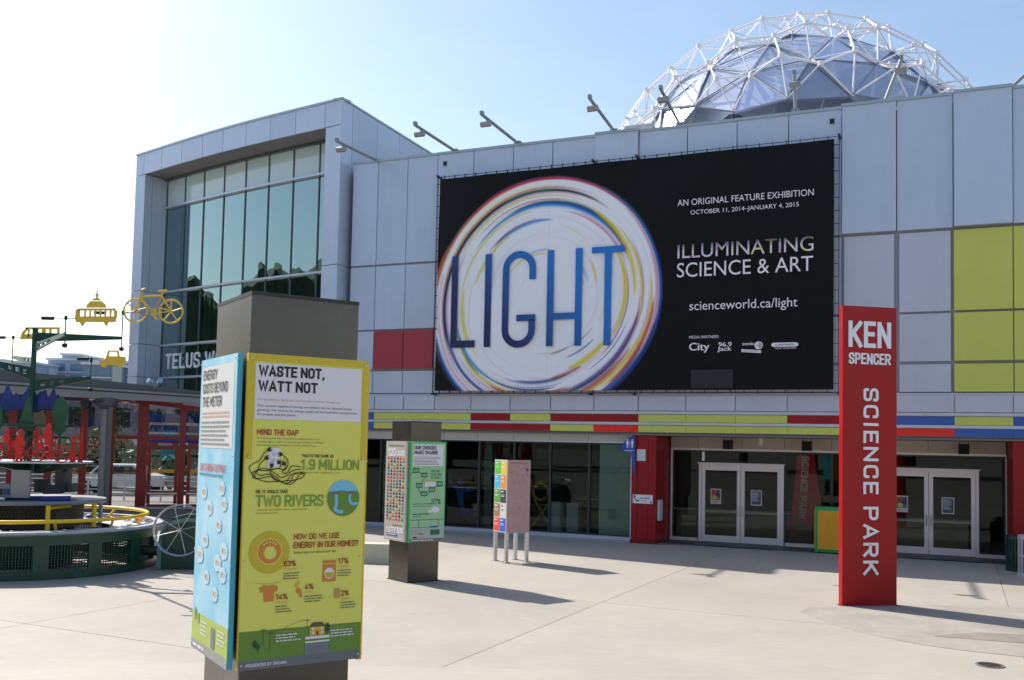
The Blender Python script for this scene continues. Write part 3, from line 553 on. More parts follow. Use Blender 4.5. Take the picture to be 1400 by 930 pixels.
# ------------------------------------------------------------------ the big banner
bn = thing('exhibition_banner', 'huge black banner reading LIGHT over a swirl of coloured rings, hung on the grey hall', 'banner', BP, BY)
bn_hold[0] = bn
U0, U1, Z0, Z1 = -6.04, 5.32, 4.21, 10.66; BYo = -0.30
NX, NZ = 520, 300
def paint():
    C0, C1 = -2.58, 6.98
    xs = np.linspace(U0, U1, NX + 1); zs = np.linspace(Z0, Z1, NZ + 1); X, Z = np.meshgrid(xs, zs, indexing='ij')
    dx, dz = X - C0, Z - C1; r = np.hypot(dx, dz); th = np.degrees(np.arctan2(dz, dx))
    Ro = 3.42 + 0.42 * np.exp(-((((th + 135 + 180) % 360) - 180) / 45) ** 2)
    rn = r * 3.42 / Ro                                    # radius with the wider lower left taken out
    img = np.zeros(X.shape + (3,)) + np.array(lin((13, 14, 17)))
    img += (np.clip((X + 6) * -1 + 1.2, 0, 1) * 0.004)[..., None]
    def over(c, a):
        nonlocal img; a = np.clip(a, 0, 1)[..., None]; img = img * (1 - a) + np.array(lin(c)) * a
    soft = lambda v, e: 1 / (1 + np.exp(-v / e))
    over((240, 242, 250), soft(3.38 - rn, 0.018))
    rnd = np.random.RandomState(11)
    def arc(rc, t0, t1, wd, c, al=1.0, drift=0.0, e=None):
        tm = (t0 + t1) / 2; hl = abs(t1 - t0) / 2; d = ((th - tm + 180) % 360) - 180; q = d / hl
        taper = np.clip(1 - q ** 2, 0, 1); ww = wd * taper ** 0.7 + 1e-4
        k = np.exp(-((rn - rc - drift * q) / (ww * 1.05)) ** 2) * (np.abs(q) < 1) * np.minimum(1, taper * 3)
        over(c, k * al)
    NAVY, BLU, SKY_, RED, MAG, YEL, ORG, PNK, LAV, GRN, DRK, WHT = (30, 44, 110), (36, 92, 190), (60, 150, 215), (205, 38, 60), (190, 50, 120), (226, 206, 40), (220, 110, 60), (222, 170, 205), (196, 186, 226), (20, 130, 90), (26, 30, 40), (232, 232, 242)
    # many fine pastel streaks
    for _ in range(95):
        rc = rnd.uniform(1.6, 3.35) if rnd.rand() < 0.8 else rnd.uniform(0.7, 1.8); t0 = rnd.uniform(-180, 180); ln = rnd.uniform(20, 110)
        c = [LAV, PNK, YEL, WHT, SKY_, MAG, BLU, (240, 226, 190)][rnd.choice(8, p=[.24, .2, .14, .2, .07, .05, .04, .06])]
        arc(rc, t0, t0 + ln, rnd.uniform(0.008, 0.04), c, rnd.uniform(.12, .42) * (1 if rc > 2.1 else .35), rnd.uniform(-.12, .12))
    # top: dark gaps and second ring
    arc(3.05, 48, 215, 0.075, DRK, 1, 0.02); arc(2.69, 28, 118, 0.07, DRK, 1, -0.03); arc(3.04, 85, 118, 0.02, GRN, .9)
    arc(3.03, 165, 205, 0.05, NAVY, .8); arc(2.62, 15, 150, 0.06, SKY_, 1, -0.02); arc(2.66, 20, 110, 0.03, BLU, .9)
    arc(2.17, 82, 140, 0.055, SKY_, 1); arc(2.22, 92, 145, 0.02, MAG, .9); arc(2.12, 118, 172, 0.05, YEL, .8, 0.04); arc(2.20, 118, 135, 0.02, GRN, .8)
    arc(2.52, 95, 185, 0.04, YEL, .75, 0.03); arc(2.9, 60, 165, 0.025, YEL, .8, .02); arc(2.97, 65, 130, 0.02, PNK, 1); arc(2.78, 75, 140, 0.015, RED, .9); arc(2.82, 150, 190, 0.05, PNK, .7); arc(3.13, 60, 205, 0.022, ORG, .9); arc(3.16, 70, 180, 0.015, YEL, .9)
    arc(3.40, 60, 140, 0.03, MAG, 1); arc(3.37, 40, 205, 0.028, RED, .95); arc(3.33, 95, 180, 0.02, YEL, .8); arc(3.42, 150, 215, 0.05, ORG, .6, -0.03)
    arc(2.48, 20, 78, 0.02, MAG, .9, -.02); arc(2.53, 15, 70, 0.03, PNK, .9); arc(2.72, -5, 62, 0.07, YEL, .95, .05); arc(2.66, 22, 50, 0.03, RED, .7); arc(2.66, 30, 52, 0.02, GRN, .9)
    # right side
    arc(3.44, 20, 62, 0.035, GRN, .6); arc(3.42, -55, 66, 0.035, BLU, 1); arc(3.40, 30, 75, 0.018, MAG, .9); arc(3.33, -35, 48, 0.03, MAG, .7); arc(3.28, -45, 22, 0.02, PNK, .9); arc(2.88, -20, 42, 0.04, YEL, .9, -.02); arc(2.93, -25, 30, 0.02, RED, .7)
    arc(2.42, -35, 35, 0.07, YEL, .95, .02); arc(2.50, -50, 18, 0.02, MAG, .9); arc(3.17, -60, 12, 0.05, YEL, .95, -.02); arc(3.23, -55, -2, 0.05, RED, .95); arc(3.10, -62, 4, 0.02, PNK, .9); arc(2.0, 5, 28, 0.04, YEL, .7, .05); arc(1.86, -30, 22, 0.04, YEL, .35)
    # lower right
    arc(3.38, -90, -10, 0.07, NAVY, .95); arc(3.33, -95, -28, 0.04, BLU, .9); arc(3.28, -75, -25, 0.035, (90, 50, 140), .9); arc(3.08, -95, -20, 0.05, YEL, .95, .02); arc(3.01, -95, -28, 0.05, RED, .85); arc(2.96, -70, -38, 0.025, ORG, .9)
    arc(2.86, -95, -8, 0.085, NAVY, .95); arc(2.84, -60, 0, 0.02, MAG, .9); arc(2.79, -75, -18, 0.03, BLU, .7); arc(2.6, -60, -18, 0.015, BLU, .9, .03); arc(2.3, -58, -20, 0.012, MAG, .8, .04)
    arc(2.28, -72, -34, 0.09, YEL, .95, .03); arc(2.36, -85, -60, 0.06, (170, 60, 40), .8); arc(2.40, -110, -70, 0.035, (30, 60, 70), .9); arc(2.44, -118, -75, 0.025, BLU, .8); arc(2.62, -128, -80, 0.035, NAVY, .95); arc(2.56, -110, -75, 0.02, SKY_, .8)
    arc(1.75, -65, -32, 0.015, NAVY, .7, .05); arc(1.98, -70, -40, 0.03, BLU, .8, .04); arc(1.70, -85, -62, 0.02, (30, 80, 90), .8); arc(1.66, -100, -60, 0.015, ORG, .5, .03)
    # lower left
    arc(3.38, -165, -118, 0.05, NAVY, 1); arc(3.33, -165, -120, 0.03, SKY_, .9); arc(3.22, -170, -118, 0.05, PNK, .9); arc(3.12, -168, -110, 0.015, RED, .7); arc(3.02, -175, -100, 0.035, NAVY, .95); arc(2.98, -172, -112, 0.02, BLU, .9)
    arc(2.74, -150, -78, 0.05, YEL, .9); arc(2.78, -125, -70, 0.06, RED, .95); arc(2.72, -112, -72, 0.03, MAG, .9); arc(2.64, -165, -118, 0.045, SKY_, 1, -.03); arc(2.70, -160, -130, 0.025, GRN, 1); arc(2.84, -150, -85, 0.015, MAG, .7); arc(2.9, -155, -90, 0.02, LAV, .9)
    # left
    arc(2.72, 170, 235, 0.03, YEL, .7, .05); arc(2.48, 172, 215, 0.05, YEL, .9); arc(2.42, 185, 222, 0.02, YEL, .8); arc(2.95, 165, 215, 0.03, PNK, .8); arc(3.2, 185, 225, 0.02, YEL, .4); arc(3.25, 165, 200, 0.06, PNK, .6)
    # centre wisps
    arc(1.22, 75, 150, 0.035, YEL, .75, .05); arc(1.30, 78, 118, 0.03, SKY_, .6); arc(1.35, 12, 45, 0.045, SKY_, .45); arc(1.22, 8, 35, 0.012, MAG, .6); arc(1.62, 8, 36, 0.035, YEL, .9, .04); arc(2.0, 45, 78, 0.025, YEL, .45, .05)
    # sewn seams of the banner cloth
    for u_ in (-4.95, -2.45, 0.35, 3.2): img *= (1 - 0.06 * np.exp(-((X - u_) / 0.018) ** 2))[..., None]
    return X, Z, img
Xg, Zg, IMG = paint()
vs = np.stack([Xg, np.full_like(Xg, BYo) + 0.022 * np.sin(Xg * 1.9) * np.sin(Zg * 1.3) + 0.006 * np.sin(Xg * 5.1 + Zg * 2), Zg], -1).reshape(-1, 3)
ii = np.arange(NX)[:, None] * (NZ + 1) + np.arange(NZ)[None, :]
fa = np.stack([ii, ii + NZ + 1, ii + NZ + 2, ii + 1], -1).reshape(-1, 4)
me = bpy.data.meshes.new('printed_cloth'); me.vertices.add(len(vs)); me.vertices.foreach_set('co', vs.ravel()); me.loops.add(fa.size); me.loops.foreach_set('vertex_index', fa.ravel().astype(np.int32))
me.polygons.add(len(fa)); me.polygons.foreach_set('loop_start', np.arange(0, fa.size, 4, dtype=np.int32)); me.polygons.foreach_set('loop_total', np.full(len(fa), 4, dtype=np.int32)); me.update(calc_edges=True)
ca_ = me.color_attributes.new('print', 'FLOAT_COLOR', 'POINT'); ca_.data.foreach_set('color', np.concatenate([IMG.reshape(-1, 3), np.ones((len(vs), 1))], 1).ravel())
M = bpy.data.materials.new('printed banner mesh'); M.use_nodes = True; n_ = M.node_tree.nodes; at_ = n_.new('ShaderNodeAttribute'); at_.attribute_name = 'print'; M.node_tree.links.new(at_.outputs['Color'], n_['Principled BSDF'].inputs['Base Color']); n_['Principled BSDF'].inputs['Roughness'].default_value = 0.65; n_['Principled BSDF'].inputs['Specular IOR Level'].default_value = 0.2
me.materials.append(M); me.polygons.foreach_set('use_smooth', [True] * len(fa)); link(bpy.data.objects.new('printed_cloth', me), bn)
MB().box(((U0 + U1) / 2, BYo + 0.06, (Z0 + Z1) / 2), (U1 - U0 - 0.02, 0.015, Z1 - Z0 - 0.02)).build('backing_cloth', black, bn)
# LIGHT in thin strokes, printed with a navy-to-bright-blue fade
Mg = bpy.data.materials.new('blue fade print'); Mg.use_nodes = True; n_ = Mg.node_tree.nodes; l_ = Mg.node_tree.links.new
tcn = n_.new('ShaderNodeTexCoord'); mpn = n_.new('ShaderNodeSeparateXYZ'); l_(tcn.outputs['Object'], mpn.inputs[0])
ma = n_.new('ShaderNodeMath'); ma.operation = 'MULTIPLY_ADD'; ma.inputs[1].default_value = 0.16; ma.inputs[2].default_value = 0.62; l_(mpn.outputs['X'], ma.inputs[0])
mb2 = n_.new('ShaderNodeMath'); mb2.operation = 'MULTIPLY_ADD'; mb2.inputs[1].default_value = 0.17; l_(mpn.outputs['Z'], mb2.inputs[0]); l_(ma.outputs[0], mb2.inputs[2])
rr_ = n_.new('ShaderNodeValToRGB'); e_ = rr_.color_ramp.elements; e_[0].position = 0.75; e_[0].color = lin((30, 36, 92)) + (1,); e_[1].position = 1.75 if False else 1.0; e_[1].color = lin((28, 118, 205)) + (1,)
sc_ = n_.new('ShaderNodeMath'); sc_.operation = 'MULTIPLY'; sc_.inputs[1].default_value = 0.62; l_(mb2.outputs[0], sc_.inputs[0]); l_(sc_.outputs[0], rr_.inputs[0]); l_(rr_.outputs[0], n_['Principled BSDF'].inputs['Base Color']); n_['Principled BSDF'].inputs['Roughness'].default_value = 0.5
e_[0].position = 0.62; e_[1].position = 1.0
yb = BYo - 0.042
def letter(polys=(), strokes=()):
    mb = MB()
    for p in polys: mb.prism(p, yb - 0.004, yb)
    for p, wd in strokes: stroke2(mb, p, wd, yb - 0.004)
    return mb.build('lettering', Mg, bn)
rc_ = lambda x0, x1, z0, z1: [(x0, z0), (x1, z0), (x1, z1), (x0, z1)]
letter([[(-5.535, 8.25), (-5.325, 8.25), (-5.325, 5.70), (-4.73, 5.70), (-4.73, 5.49), (-5.535, 5.49)]]); letter([rc_(-4.435, -4.225, 5.49, 8.25)])
gp = [(-2.925, 7.43), (-2.925, 7.76)] + [(-3.345 + 0.42 * math.cos(R(a)), 7.76 + 0.42 * math.sin(R(a))) for a in range(15, 181, 15)] + [(-3.765, 5.97)] + [(-3.345 + 0.42 * math.cos(R(a)), 5.97 + 0.42 * math.sin(R(a))) for a in range(195, 361, 15)] + [(-2.925, 6.28)]
letter([rc_(-3.41, -2.82, 6.22, 6.41)], [(gp, 0.205)])
letter([rc_(-2.475, -2.27, 5.47, 8.25), rc_(-1.62, -1.415, 5.47, 8.25), rc_(-2.2695, -1.6205, 6.23, 6.42)])
letter([[(-1.14, 8.07), (-0.76, 8.07), (-0.76, 5.46), (-0.555, 5.46), (-0.555, 8.07), (-0.185, 8.07), (-0.185, 8.25), (-1.14, 8.25)]])
yt = yb
bt = lambda s, x, z, cap, wd, b_=0.0, m_=white: text(s, m_, bn, x, z, cap, wd, y=yt, bold=b_, res=4)
bt('AN ORIGINAL FEATURE EXHIBITION', 1.28, 9.23, 0.17, 3.55, 0.02)
bt('OCTOBER 11, 2014\u2013JANUARY 4, 2015', 1.64, 8.97, 0.115, 2.82, 0.01)
Mp = bpy.data.materials.new('prismatic fade print'); Mp.use_nodes = True; n_ = Mp.node_tree.nodes; l_ = Mp.node_tree.links.new
t1_ = n_.new('ShaderNodeTexCoord'); s1_ = n_.new('ShaderNodeSeparateXYZ'); l_(t1_.outputs['Object'], s1_.inputs[0]); r1_ = n_.new('ShaderNodeValToRGB'); r1_.color_ramp.elements[0].position = 0.16; r1_.color_ramp.elements[0].color = (0.72, 0.7, 0.78, 1); r1_.color_ramp.elements[1].position = 0.40; r1_.color_ramp.elements[1].color = (0.035, 0.035, 0.045, 1)
l_(s1_.outputs['Z'], r1_.inputs[0]); w1_ = n_.new('ShaderNodeTexNoise'); w1_.inputs['Scale'].default_value = 3.2; l_(t1_.outputs['Object'], w1_.inputs['Vector']); r2_ = n_.new('ShaderNodeValToRGB'); r2_.color_ramp.interpolation = 'LINEAR'
e2_ = r2_.color_ramp.elements; e2_[0].position = .34; e2_[0].color = (1, .82, .25, 1); e2_[1].position = .46; e2_[1].color = (1, 1, 1, 1); e3_ = e2_.new(.58); e3_.color = (1, .95, 1, 1); e4_ = e2_.new(.68); e4_.color = (1, .45, .8, 1)
l_(w1_.outputs['Fac'], r2_.inputs[0]); x1_ = n_.new('ShaderNodeMix'); x1_.data_type = 'RGBA'; x1_.blend_type = 'MULTIPLY'; x1_.inputs[0].default_value = 1; l_(r1_.outputs[0], x1_.inputs[6]); l_(r2_.outputs[0], x1_.inputs[7]); l_(x1_.outputs[2], n_['Principled BSDF'].inputs['Base Color'])
bt('ILLUMINATING', 1.30, 7.79, 0.38, 3.53, 0.012, Mp); bt('SCIENCE & ART', 1.29, 7.27, 0.385, 3.53, 0.012)
bt('scienceworld.ca/light', 1.64, 6.36, 0.24, 2.80, 0.012); bt('MEDIA PARTNERS', 1.64, 5.59, 0.075, 0.79, 0.02)
bt('City', 1.65, 5.27, 0.20, 0.53, 0.06); bt('96.9', 2.43, 5.36, 0.115, 0.34, 0.04); bt('Jack', 2.40, 5.245, 0.11, 0.37, 0.05)
bt('sonic', 3.05, 5.38, 0.085, 0.31, 0.05)
lg = MB(); lg.add([(p[0], yt, p[1]) for p in circle(3.47, 5.37, 0.105, 24)], [tuple(range(24))]); lg.add([(3.03, yt, 5.28), (3.03, yt, 5.205), (3.53, yt, 5.165), (3.53, yt, 5.24)], [(0, 1, 2, 3)]); o = lg.build('logo', white, bn)
lg = MB()
for r_ in (0.035, 0.06, 0.085): stroke2(lg, [(3.455 + r_ * math.cos(R(a)), 5.37 + r_ * math.sin(R(a))) for a in range(-70, 71, 14)], 0.012, yt - 0.003)
lg.add([(p[0], yt - 0.003, p[1]) for p in circle(3.445, 5.37, 0.016, 10)], [tuple(range(10))]); lg.build('logo_waves', ink, bn)
text('102.7 NOW', ink, bn, 3.06, 5.222, 0.04, 0.40, y=yt - 0.003, bold=0.02, rot=R(4.5))
lg = MB(); lg.add([(p[0], yt, p[1]) for p in [(3.86 + 0.07 * math.cos(R(a)), 5.375 + 0.055 * math.sin(R(a))) for a in range(90, 271, 20)] + [(4.40 + 0.07 * math.cos(R(a)), 5.375 + 0.055 * math.sin(R(a))) for a in range(-90, 91, 20)]], [tuple(range(20))]); lg.build('logo', white, bn)
text('LAMAR', ink, bn, 3.90, 5.348, 0.055, 0.45, y=yt - 0.003, bold=0.03); bt('TRANSIT ADVERTISING', 3.87, 5.262, 0.04, 0.54, 0.02)
flat('patch', mat('black patch', (22, 23, 27), 0.4), bn, 1.70, 2.82, 4.25, 4.75, yt)
# lacing cords, ties and hooks around the banner
lace = MB()
lace.tube([(U0 - 0.05, BYo + 0.03, Z0 - 0.07), (U1 + 0.06, BYo + 0.03, Z0 - 0.07)], 0.012, 5).tube([(U0 - 0.05, BYo + 0.03, Z1 + 0.07), (U1 + 0.06, BYo + 0.03, Z1 + 0.07)], 0.010, 5).tube([(U0 - 0.07, BYo + 0.03, Z0 - 0.1), (U0 - 0.07, BYo + 0.03, Z1 + 0.1)], 0.012, 5).tube([(U1 + 0.12, BYo + 0.03, Z0 - 0.1), (U1 + 0.12, BYo + 0.03, Z1 + 0.15)], 0.012, 5)
lace.build('lacing_cable', mat('dark cable', (52, 54, 60), 0.6), bn)
for k in range(33):
    u_ = U0 + 0.15 + k * (U1 - U0 - 0.3) / 32
    for z in (Z0 - 0.045, Z1 + 0.045): slab('tie', MATS['dark cable'], bn, u_ - 0.008, u_ + 0.008, BYo - 0.012, BYo + 0.04, z - 0.05, z + 0.05)
for k in range(19):
    z = Z0 + 0.15 + k * (Z1 - Z0 - 0.3) / 18
    slab('tie', MATS['dark cable'], bn, U1 - 0.03, U1 + 0.13, BYo - 0.008, BYo + 0.03, z - 0.007, z + 0.007); slab('tie', MATS['dark cable'], bn, U0 - 0.09, U0 + 0.02, BYo - 0.008, BYo + 0.03, z - 0.007, z + 0.007)
for u_ in (U0 - 0.07, -1.17, 0.10, U1 + 0.12):
    for z in (Z0 - 0.09, Z1 + 0.09): MB().box((u_, (BYo - 0.06) / 2 - 0.02, z), (0.06, -BYo, 0.06)).build('bracket', MATS['dark cable'], bn)

# ------------------------------------------------------------------ floodlight arms on the parapet
def flood(u0, z0, off, z1, lab, v=None):
    p0 = Vector(fp(u0, -0.15, z0)); t = thing('floodlight_arm', lab, 'floodlight', p0, BY, 'floodlight arms along the parapet')
    tip = Vector((0, -(off + 0.15), z1 - z0)) if v is None else Vector(v)
    d = tip.normalized()
    MB().tube([(0, 0, 0.0), tuple(tip)], 0.045, 8).build('arm', galv, t, smooth=True)
    MB().box((0, 0.05, -0.02), (0.2, 0.3, 0.14)).build('mount', galv, t)
    MB().tube([tuple(tip * 0.82 + Vector((0, 0, -0.02))), tuple(tip * 0.90 + Vector((0, 0, -0.17)))], 0.03, 6).build('bracket', galv, t)
    h = MB().tube([tuple(tip * 0.90 + Vector((-0.12, 0, -0.19))), tuple(tip * 0.90 + Vector((0.16, 0, -0.19)))], 0.085, 12).build('lamp_head', galv, t, smooth=True)
    MB().box(tuple(tip * 0.985 + Vector((0, 0, 0.05))), (0.09, 0.12, 0.09)).build('end_cap', galv, t)
    return t
flood(-8.48, 11.58, 2.30, 11.50, 'floodlight arm crossing in front of the right side of the glazed tower')
flood(-5.76, 11.63, 2.47, 11.62, 'floodlight arm just right of the glazed tower roof, second from the left')
flood(-3.67, 11.65, 2.51, 11.66, 'floodlight arm above the left half of the banner ring')
flood(-0.69, 11.68, 2.14, 11.86, 'floodlight arm standing clear of the sky just left of the dome')
flood(1.21, 11.66, 2.08, 11.88, 'floodlight arm in front of the left edge of the white dome')
flood(4.31, 11.65, 0, 12.6, 'short upright floodlight post in front of the middle of the dome', (0.0, -0.3, 0.92))
flood(6.50, 11.60, 0, 12.6, 'leaning floodlight post in front of the dark right side of the dome', (0.42, -0.3, 1.0))
flood(9.3, 11.55, 0, 12.0, 'thick pale floodlight post leaning right at the right end of the parapet', (0.75, 0.2, 0.75))
t = thing('roof_unit', 'low pale box unit on the roof edge at the left foot of the dome', 'roof unit', fp(-0.05, -0.6, 11.48), BY); MB().box((0, 0, 0.17), (0.75, 0.5, 0.34)).build('casing', mat('pale casing', (220, 220, 222), 0.5), t); MB().box((0, 0, 0.36), (0.85, 0.6, 0.04)).build('lid', MATS['pale casing'], t)
for u_, lab in ((5.25, 'small square vent opening on the parapet near the banner top right corner'), (-6.0, 'small square vent opening on the parapet near the banner top left corner')):
    t = thing('wall_vent', lab, 'vent', fp(u_, 0.075, 11.2), BY); MB().box((0, 0, 0), (0.11, 0.02, 0.13)).build('opening', black, t); MB().box((0, -0.006, 0.075), (0.14, 0.03, 0.016)).box((0, -0.006, -0.075), (0.14, 0.03, 0.016)).build('trim', steel, t)

# ------------------------------------------------------------------ glazed tower
TL = Vector((-14.30, 36.59, 0)); TY = R(-36.31); TW = 11.25; TT = 13.51
tw = thing('glazed_tower', 'grey framed tower with a tall curved curtain wall of green glass', 'building', TL, TY)
def bul(x): return -0.19 * math.sin(math.pi * min(1, max(0, x / TW))) ** 1.2 if 0 < x < TW else 0.0
TD = 12.0; zb = 12.72
def cpiece(name, m_, x0, x1, yf0, yf1, z0, z1, parent=tw, gap=0.01):
    """box that follows the shallow bow of the front"""
    n = 3; vs = []; fs = []
    for k in range(n + 1):
        x = x0 + gap + (x1 - x0 - 2 * gap) * k / n; b_ = bul(x)
        vs += [(x, yf0 + b_, z0), (x, yf0 + b_, z1), (x, yf1 + b_, z1), (x, yf1 + b_, z0)]
    for k in range(n):
        a = 4 * k
        for q in range(4): fs.append((a + q, a + (q + 1) % 4, a + 4 + (q + 1) % 4, a + 4 + q))
    fs += [(0, 3, 2, 1), (4 * n, 4 * n + 1, 4 * n + 2, 4 * n + 3)]
    return MB().add(vs, fs).build(name, m_, parent)
fx = [0.0, 0.53, 1.76, 3.07, 4.36, 5.54, 6.77, 7.99, 9.19, 10.52, TW]
for a, b_ in zip(fx, fx[1:]):
    cpiece('fascia_panel', alu, a, b_, 0.0, 0.05, zb, TT)
    cpiece('roof_edge', capm, a, b_, -0.03, 0.4, TT + 0.002, TT + 0.07, gap=-0.002)
for a, b_ in zip(fx[1:-2], fx[2:-1]):
    cpiece('soffit_panel', soff, a, b_, 0.06, 0.50, zb - 0.0, zb + 0.05); cpiece('soffit_panel', soff, a, b_, 0.51, 0.98, zb - 0.0, zb + 0.05)
cpiece('fascia_core', core, 0.02, TW - 0.36, 0.06, 1.2, zb + 0.055, TT - 0.02)
# pillars
zc = [4.3, 4.93, 6.18, 8.22, zb - 0.006]
for z0, z1 in zip(zc, zc[1:]):
    slab('pillar_panel', alu, tw, 0.004, 0.62, 0.0, 0.05, z0 + 0.012, z1 - 0.012); slab('pillar_panel', alu, tw, 10.54, TW - 0.004, 0.0, 0.05, z0 + 0.012, z1 - 0.012)
    slab('reveal_panel', alu, tw, 0.57, 0.62, 0.055, 0.33, z0 + 0.012, z1 - 0.012); slab('reveal_panel', alu, tw, 0.57, 0.62, 0.345, 1.0, z0 + 0.012, z1 - 0.012)
    slab('reveal_panel', alu, tw, 10.54, 10.59, 0.055, 1.0, z0 + 0.012, z1 - 0.012); slab('side_panel', alu, tw, 0.0, 0.05, 0.055, 1.0, z0 + 0.012, z1 - 0.012)
slab('pillar_panel', alu, tw, 10.54, TW - 0.004, 0.0, 0.05, 0.0, 4.29)
MB().box((0.31, 0.52, 8.45), (0.48, 0.93, 8.25)).build('pillar_core', core, tw); MB().box((10.76, 0.52, 6.3), (0.32, 0.93, 12.5)).build('pillar_core', core, tw)
# side wall towards the hall is square to the hall, not to the bowed front
sd = R(-23.5) - TY
sx = [0.0, 0.65, 2.2, 3.7, 5.3, 6.9, 8.5, 10.1]
dirv = Vector((-math.sin(sd), math.cos(sd), 0))
for a, b_ in zip(sx, sx[1:]):
    for z0, z1 in ((0.0, 8.22), (8.22, TT)):
        p0 = Vector((TW, 0.0, 0)) + dirv * (a + 0.01); L_ = b_ - a - 0.02
        o = MB().box((-0.025, L_ / 2, (z0 + z1) / 2), (0.05, L_, z1 - z0 - 0.02)).build('side_panel', alu, tw, tuple(p0), (0, 0, sd))
    p0 = Vector((TW, 0.0, 0)) + dirv * a; MB().box((-0.16, (b_ - a) / 2, TT + 0.036), (0.36, b_ - a + 0.004, 0.066)).build('roof_edge', capm, tw, tuple(p0), (0, 0, sd))
q0 = Vector((TW, 0.06, 0)); q1 = q0 + dirv * 10
MB().prism([(0.06, 1.25), (0.06, 10), (q1.x - 0.06, q1.y), (TW - 0.06 + dirv.x * 1.2, 1.25)], 4.3, TT - 0.05, 'z').build('wall_core', mat('dark curtain', (34, 44, 44), 0.9), tw)
MB().box((0.03, 5.5, (TT + 4.3) / 2), (0.06, 9, TT - 4.3)).build('side_wall', alu, tw)
MB().box((7.6, 5.2, 2.14), (4.4, 8.0, 4.28)).build('lower_core', MATS['dark curtain'], tw)
MB().prism([(0.0, 0.0), (0.0, 10), (8.9, 10), (10.5, 0.0)], 4.22, 4.295, 'z').build('soffit', soff, tw)
for cx_, cy_ in ((0.35, 0.5), (0.35, 5.2), (4.2, 0.6), (4.2, 5.4)): MB().lathe([(0, 0), (0.16, 0), (0.16, 4.2), (0, 4.2)], 16, (cx_, cy_, 0)).build('column', mat('column grey', (150, 152, 156), .5), tw, smooth=True)
# curtain wall: mullions, transoms and panes
GYd = 1.0; mx0 = [0.63 + 1.238 * k for k in range(9)]; lev = [4.34, 4.93, 6.18, 8.25, 11.58, 12.68]
for k, x in enumerate(mx0):
    slab('mullion', mat('grey green mullion', (84, 98, 100), 0.4, 0.4), tw, x - 0.022, x + 0.022, GYd - 0.0 + bul(x), GYd + 0.10 + bul(x), 4.32, 12.70)
for z in lev:
    for a, b_ in zip(mx0, mx0[1:]): cpiece('transom', trim if z in (8.25, 11.58, 6.18, 4.93) else MATS['grey green mullion'], a, b_, GYd - 0.11, GYd + 0.06, z - 0.035, z + 0.035, gap=-0.001)
for k, (a, b_) in enumerate(zip(mx0, mx0[1:])):
    for z0, z1 in zip(lev, lev[1:]):
        cpiece('spandrel_pane' if z1 > 12 else 'glass_pane', spandrel if z1 > 12 else tglass, a, b_, GYd + 0.03, GYd + 0.045, z0 + 0.03, z1 - 0.03, gap=0.03)
text('TELUS WORLD', letterw, tw, 1.27, 5.25, 0.58, 4.75, y=GYd - 0.20, bold=0.012, ext=0.04, name='sign_lettering')

# ------------------------------------------------------------------ dome
dc = Vector((21.25, 70.0, 19.5)); DR = 14.5
dome = thing('geodesic_dome', 'white geodesic space-frame dome with mirrored facets rising behind the hall', 'dome', (dc.x, dc.y, 0))
bm = bmesh.new(); bmesh.ops.create_icosphere(bm, subdivisions=3, radius=1.0); bmesh.ops.rotate(bm, cent=(0, 0, 0), matrix=Matrix.Rotation(R(17), 3, 'Z') @ Matrix.Rotation(R(9), 3, 'X'), verts=bm.verts)
RI = DR * 0.905; cz = dc.z; todome = Vector((-dc.x, -dc.y, 0)).normalized()
barm = mat('white space frame tube', (236, 234, 238), 0.35, 0.1); barmp = MB().tube([(0, 0, -0.5), (0, 0, 0.5)], 1.0, 6).mesh('strut', barm, True)
inm = mat('dome seam', (120, 126, 140), 0.4, 0.4); inmp = MB().tube([(0, 0, -0.5), (0, 0, 0.5)], 1.0, 5).mesh('seam_rib', inm, True)
far = MB()
def bar(name, mesh_, a, b_, r_):
    mid = (a + b_) / 2; d = b_ - a
    if mid.normalized().dot(todome) > -0.05 or mid.z > DR * 0.93:
        o = bpy.data.objects.new(name, mesh_); link(o, dome, (mid.x, mid.y, mid.z + cz)); o.rotation_mode = 'QUATERNION'; o.rotation_quaternion = d.to_track_quat('Z', 'Y'); o.scale = (r_, r_, d.length)
    else: far.tube([(a.x, a.y, a.z + cz), (b_.x, b_.y, b_.z + cz)], r_, 5)
facm = mat('mirrored facet', (196, 206, 226), 0.2, 0.6, var=0.28, noise=0.08, nscale=0.6)
CUT = 0.33; bm.faces.ensure_lookup_table()
outn = {f.index: f.calc_center_median().normalized() * DR for f in bm.faces}
nodes = MB()
for f in bm.faces:
    if f.calc_center_median().z < CUT: continue
    vs = [v.co * RI for v in f.verts]; c = sum(vs, Vector()) / 3; tl_ = [v * (1 + random.uniform(-.012, .012)) for v in vs]; vs0 = vs; vs = tl_; c = sum(vs, Vector()) / 3
    MB().add([tuple(c + (v - c) * 0.985 + Vector((0, 0, cz))) for v in vs] + [tuple((c + (v - c) * 0.985) * 0.985 + Vector((0, 0, cz))) for v in vs], [(0, 1, 2), (5, 4, 3), (0, 3, 4, 1), (1, 4, 5, 2), (2, 5, 3, 0)]).build('mirrored_facet', facm, dome)
    o_ = outn[f.index]; nodes.box((o_.x, o_.y, o_.z + cz), (0.28, 0.28, 0.28)); 
    e1 = o_ * 1.018; nodes.tube([(o_.x, o_.y, o_.z + cz), (e1.x, e1.y, e1.z + cz)], 0.04, 4)
    for v in vs0: bar('strut', barmp, o_, v, 0.052)
for e in bm.edges:
    if all(f.calc_center_median().z >= CUT for f in e.link_faces):
        bar('truss_bar', barmp, outn[e.link_faces[0].index], outn[e.link_faces[1].index], 0.072); bar('seam_rib', inmp, e.verts[0].co * RI * 1.004, e.verts[1].co * RI * 1.004, 0.045)
nodes.build('node_joint', barm, dome)['kind'] = 'stuff'; far.build('far_side_struts', barm, dome)['kind'] = 'stuff'
